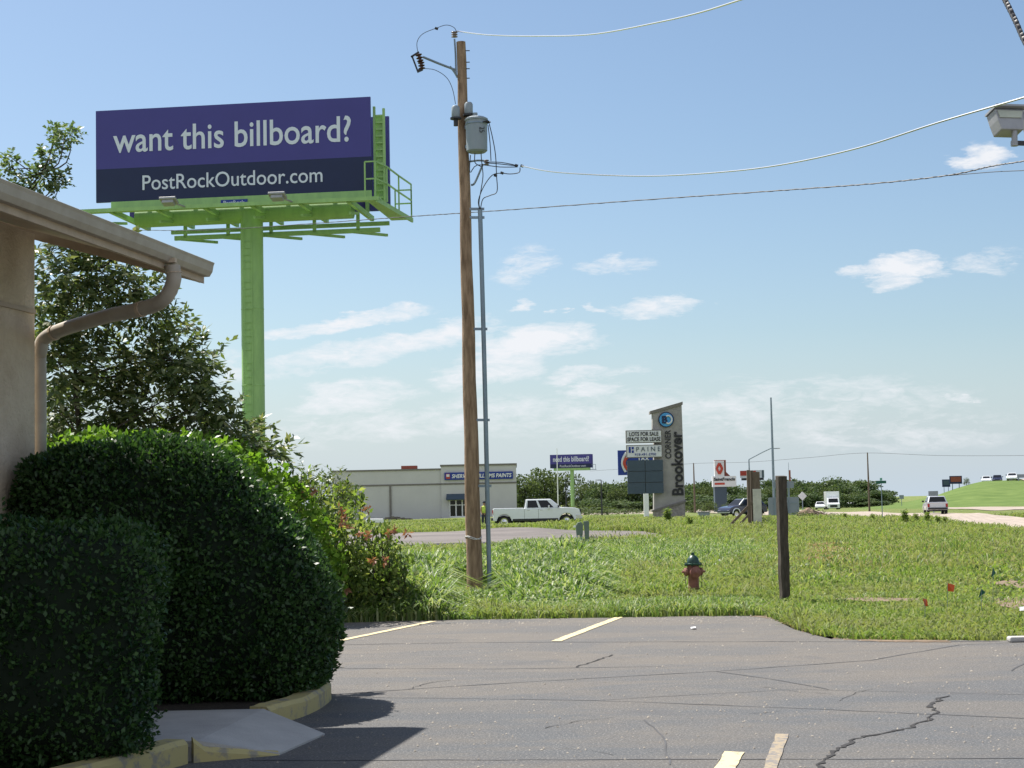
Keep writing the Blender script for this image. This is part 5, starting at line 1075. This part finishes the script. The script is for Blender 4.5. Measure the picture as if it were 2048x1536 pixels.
# ------------------------------------------------------------------ person beside the pickup
def person(label, loc, rz, joints, skinr, head_c, group=None):
    root = thing('person', label, 'person', loc, rz, group)
    me = bpy.data.meshes.new('body'); me.from_pydata([j for j in joints[0]], joints[1], []); o = link('body', me, M['skin'], root)
    sk_ = o.modifiers.new('skin', 'SKIN'); 
    if not me.skin_vertices: me.attributes
    for i, v in enumerate(me.skin_vertices[0].data): v.radius = (skinr[i], skinr[i]); v.use_root = (i == 0)
    o.modifiers.new('sub', 'SUBSURF').levels = 1; return root, o
J = [(0, 0, .95), (0, 0, 1.15), (0, 0, 1.40), (0, 0, 1.50), (0, -.02, 1.56), (0, -.02, 1.68), (0, -.01, 1.76),
     (.10, 0, .90), (.11, -.02, .50), (.11, .02, .09), (.12, -.14, .04), (-.10, 0, .90), (-.11, .02, .50), (-.11, .06, .09), (-.12, -.1, .04),
     (.20, 0, 1.42), (.26, -.02, 1.14), (.24, -.18, .94), (.24, -.24, .88), (-.20, 0, 1.42), (-.26, -.02, 1.14), (-.24, -.18, .94), (-.24, -.24, .88)]
E = [(0, 1), (1, 2), (2, 3), (3, 4), (4, 5), (5, 6), (0, 7), (7, 8), (8, 9), (9, 10), (0, 11), (11, 12), (12, 13), (13, 14), (2, 15), (15, 16), (16, 17), (17, 18), (2, 19), (19, 20), (20, 21), (21, 22)]
RR = [.13, .13, .15, .06, .06, .10, .07, .09, .065, .045, .04, .09, .065, .045, .04, .07, .05, .035, .03, .07, .05, .035, .03]
try:
    pr, _ = person('worker in a yellow vest and dark trousers standing between pole and riser', at(969, 119), R(20), (J, E), RR, None)
    MB().lathe([(.15, 0), (.17, .02), (.185, .2), (.20, .38), (.17, .46), (.08, .5)], 16, Matrix.Diagonal((1.15, .8, 1)), (0, 0, 1.0)).build('vest', M['vest'], pr, True)
    for s_ in (-1, 1): MB().tube([(s_ * .1, 0, .98), (s_ * .11, -.02 * s_, .5), (s_ * .11, .03, .1)], [.11, .085, .065], 10).build('trouser_leg', M['trouser'], pr, True)
    MB().lathe([(.115, 0), (.12, .02), (.11, .09), (.06, .14), (0, .15)], 14, None, (0, -.01, 1.70)).build('cap', M['trouser'], pr, True)
except Exception as ex: print('person', ex)

# ------------------------------------------------------------------ grass
def scatter(n, Y0, Y1, pa, pb, power=1.7):
    """points on the ground between two columns, denser near"""
    u = rng.random(n); Yv = (Y0 ** (1 - power) + u * (Y1 ** (1 - power) - Y0 ** (1 - power))) ** (1 / (1 - power)); t = rng.uniform(pa, pb, n)
    Xv = (t - CX) / FOC * Yv * 1.0; return Xv, Yv
def clean(x, y, polys):
    k = np.ones(len(x), bool)
    for pg in polys: k &= ~inpoly(x, y, pg)
    return k
def vnoise(x, y, s, seed):
    r_ = np.random.default_rng(seed); a = r_.uniform(0, 6.28, 8); v = 0
    for i in range(8):
        th = a[i] + i; v = v + np.sin((x * np.cos(th) + y * np.sin(th)) * s * (1 + .35 * i) + a[i] * 3) / (1 + .2 * i)
    return v / 4
EX = [LOT, ROAD, RAMP]
# short grass
x, y = scatter(190000, 18, 125, -120, 2200, 1.55); k = clean(x, y, EX + [LANE]) & ((rng.random(len(x)) < .35) | clean(x, y, PATCH)) & ~((x < -1.5) & (y < 17)) & (rng.random(len(x)) < .97); x, y = x[k], y[k]
px_ = CX + x / y * FOC; nz_ = vnoise(x, y, .35, 5)
nf = vnoise(x, y, 1.7, 41); H = .09 + .07 * np.clip(nz_, 0, 1) + .10 * np.clip(nf, 0, 1) ** 1.5 + .10 * smooth(30, 60, y) + .05 * rng.random(len(x)); H *= np.where((px_ > 1600) & (y < 60), .75, 1.15)
z = terr(x, y); Bq = np.stack([x, y, z], 1); wd = .008 + .00045 * y
npg = blades(Bq, H * rng.uniform(.6, 1.3, len(x)), wd * rng.uniform(.7, 1.3, len(x)), rng.uniform(0, 1.0, len(x)), rng.uniform(0, 1.2, len(x)))
tag(npmesh('grass', *npg, M['grass']), 'short sunny grass covering the field', 'grass', kind='stuff')
# medium field grass left of the post
def patch(name, lb, n, Y0, Y1, pa, pb, h0, h1, w, mt, seed, thr=-.2, bend=(.2, 1.2), s=.5, ex=EX, power=1.6):
    x, y = scatter(n, Y0, Y1, pa, pb, power); nn = vnoise(x, y, s, seed); k = clean(x, y, ex) & (nn + rng.normal(0, .25, len(x)) > thr); x, y, nn = x[k], y[k], nn[k]
    H = h0 + (h1 - h0) * np.clip(nn * .5 + .5, 0, 1) * rng.uniform(.6, 1.2, len(x)); 
    pxx = CX + x / y * FOC; f = np.minimum(smooth(pa - 5, pa + 60, pxx), 1 - smooth(pb - 90, pb + 5, pxx)); H = H * (.35 + .65 * f) * np.where((pxx > 870) & (pxx < 1010) & (y < 31), .35, 1) * (.2 + .8 * smooth(Y0, Y0 + (Y1 - Y0) * .3, y))
    g_ = blades(np.stack([x, y, terr(x, y)], 1), H, w * (1 + y / 60) * rng.uniform(.7, 1.3, len(x)), rng.uniform(.05, .5, len(x)), rng.uniform(*bend, len(x)))
    return tag(npmesh(name, *g_, M[mt]), lb, 'grass', kind='stuff')
patch('tall_grass', 'tall glossy grass around the foot of the utility pole', 26000, 24.5, 44, 600, 1230, .30, 1.0, .022, 'tallgrass', 3, -.6)
patch('tall_grass', 'leafy knee high grass in the middle of the field', 30000, 36, 62, 960, 1560, .16, .48, .014, 'tallgrass', 9, -.3, ex=EX)
patch('field_grass', 'rough grass along the far side of the field', 26000, 66, 112, 1180, 1760, .2, .62, .018, 'grass', 14, -.2, ex=EX + [LANE])
patch('field_grass', 'grass strip beyond the gravel lane below the store', 20000, 94, 190, 560, 1320, .05, .24, .018, 'grass', 17, -.4, ex=EX + [LANE], power=1.2)
patch('dry_grass', 'straw coloured cut grass on the right of the field', 9000, 34, 60, 1560, 1740, .08, .24, .014, 'dry', 23, .1, s=.9)
patch('dry_grass', 'straw coloured grass around the old timber frame', 1500, 78, 84, 1480, 1535, .15, .4, .018, 'dry', 25, -.8)
patch('dry_grass', 'thin dead grass fringe along the asphalt edge', 3000, 18.3, 24.5, 1300, 2100, .03, .09, .008, 'dry', 27, .1, s=1.2)
patch('broadleaf_weeds', 'scattered clumps of low broad leafed weeds in the field', 15000, 20, 60, 1000, 2150, .05, .24, .03, 'thicket', 51, .35, bend=(.6, 1.3), s=1.3)
patch('seed_grass', 'pale seeding stalks scattered over the field', 9000, 24, 80, 1100, 2150, .15, .42, .007, 'seed', 57, .1, s=.8)
patch('tussock_grass', 'uneven taller tussocks scattered over the field', 16000, 21, 90, 1150, 2150, .10, .42, .013, 'tallgrass', 71, .42, bend=(.1, 1.0), s=.9)
patch('mown_grass', 'darker green grass along the front of the field', 9000, 19, 27, 1200, 2150, .06, .2, .009, 'tallgrass', 73, .1, s=1.1)
patch('reedy_grass', 'loose tall reedy grass growing through the vine thicket', 7000, 23.3, 28, 640, 960, .35, 1.25, .020, 'tallgrass', 61, -.6, bend=(.1, 1.1))
patch('tall_grass', 'ragged grass spilling over the asphalt edge', 9000, 22.6, 26, 640, 1560, .12, .28, .010, 'tallgrass', 33, -.5, s=1.)
# leafy weeds in front of the road
wp_ = None
for j, (px, Y, h, lb) in enumerate([(1810, 92, .75, 'spiky tall weed left of the silver car'), (1832, 95, .5, 'short weed below the silver car, left one'), (1855, 93, .62, 'leafy weed directly below the silver car'), (1876, 90, .5, 'weed right of the silver car'), (1745, 100, .45, 'weed beside the street name sign'), (1690, 98, .5, 'weed left of the thin power pole'), (1890, 96, .4, 'small weed at the road edge, right one'), (1335, 96, .9, 'tall leafy weed before the stone pylon base'), (1380, 90, .6, 'weed right of the stone pylon base')]):
    if wp_ is None:
        n = 60; wp_ = thing('tall_weed', lb, 'weed', (0, 0, 0), 0, 'weeds along the road edge'); O = np.stack([rng.normal(0, .07, n), rng.normal(0, .07, n), rng.uniform(.1, .85, n)], 1)
        npmesh('foliage', *sprays(O, norm(rng.normal(0, .7, (n, 3)) + np.array([0, 0, .7])), np.full(n, .25), 4, .17, .06, .1), M['thicket'], wp_); MB().tube([(0, 0, 0), (.02, 0, .5), (0, 0, 1)], [.014, .01, .005], 5).tube([(0, 0, .2), (.15, 0, .8)], [.01, .004], 4).build('stem', M['bark'], wp_); o = wp_
    else: o = dup(wp_); o['label'] = lb
    o.location = at(px, Y); o.scale = (h * 1.2, h * 1.2, h); o.rotation_euler.z = j * 1.9
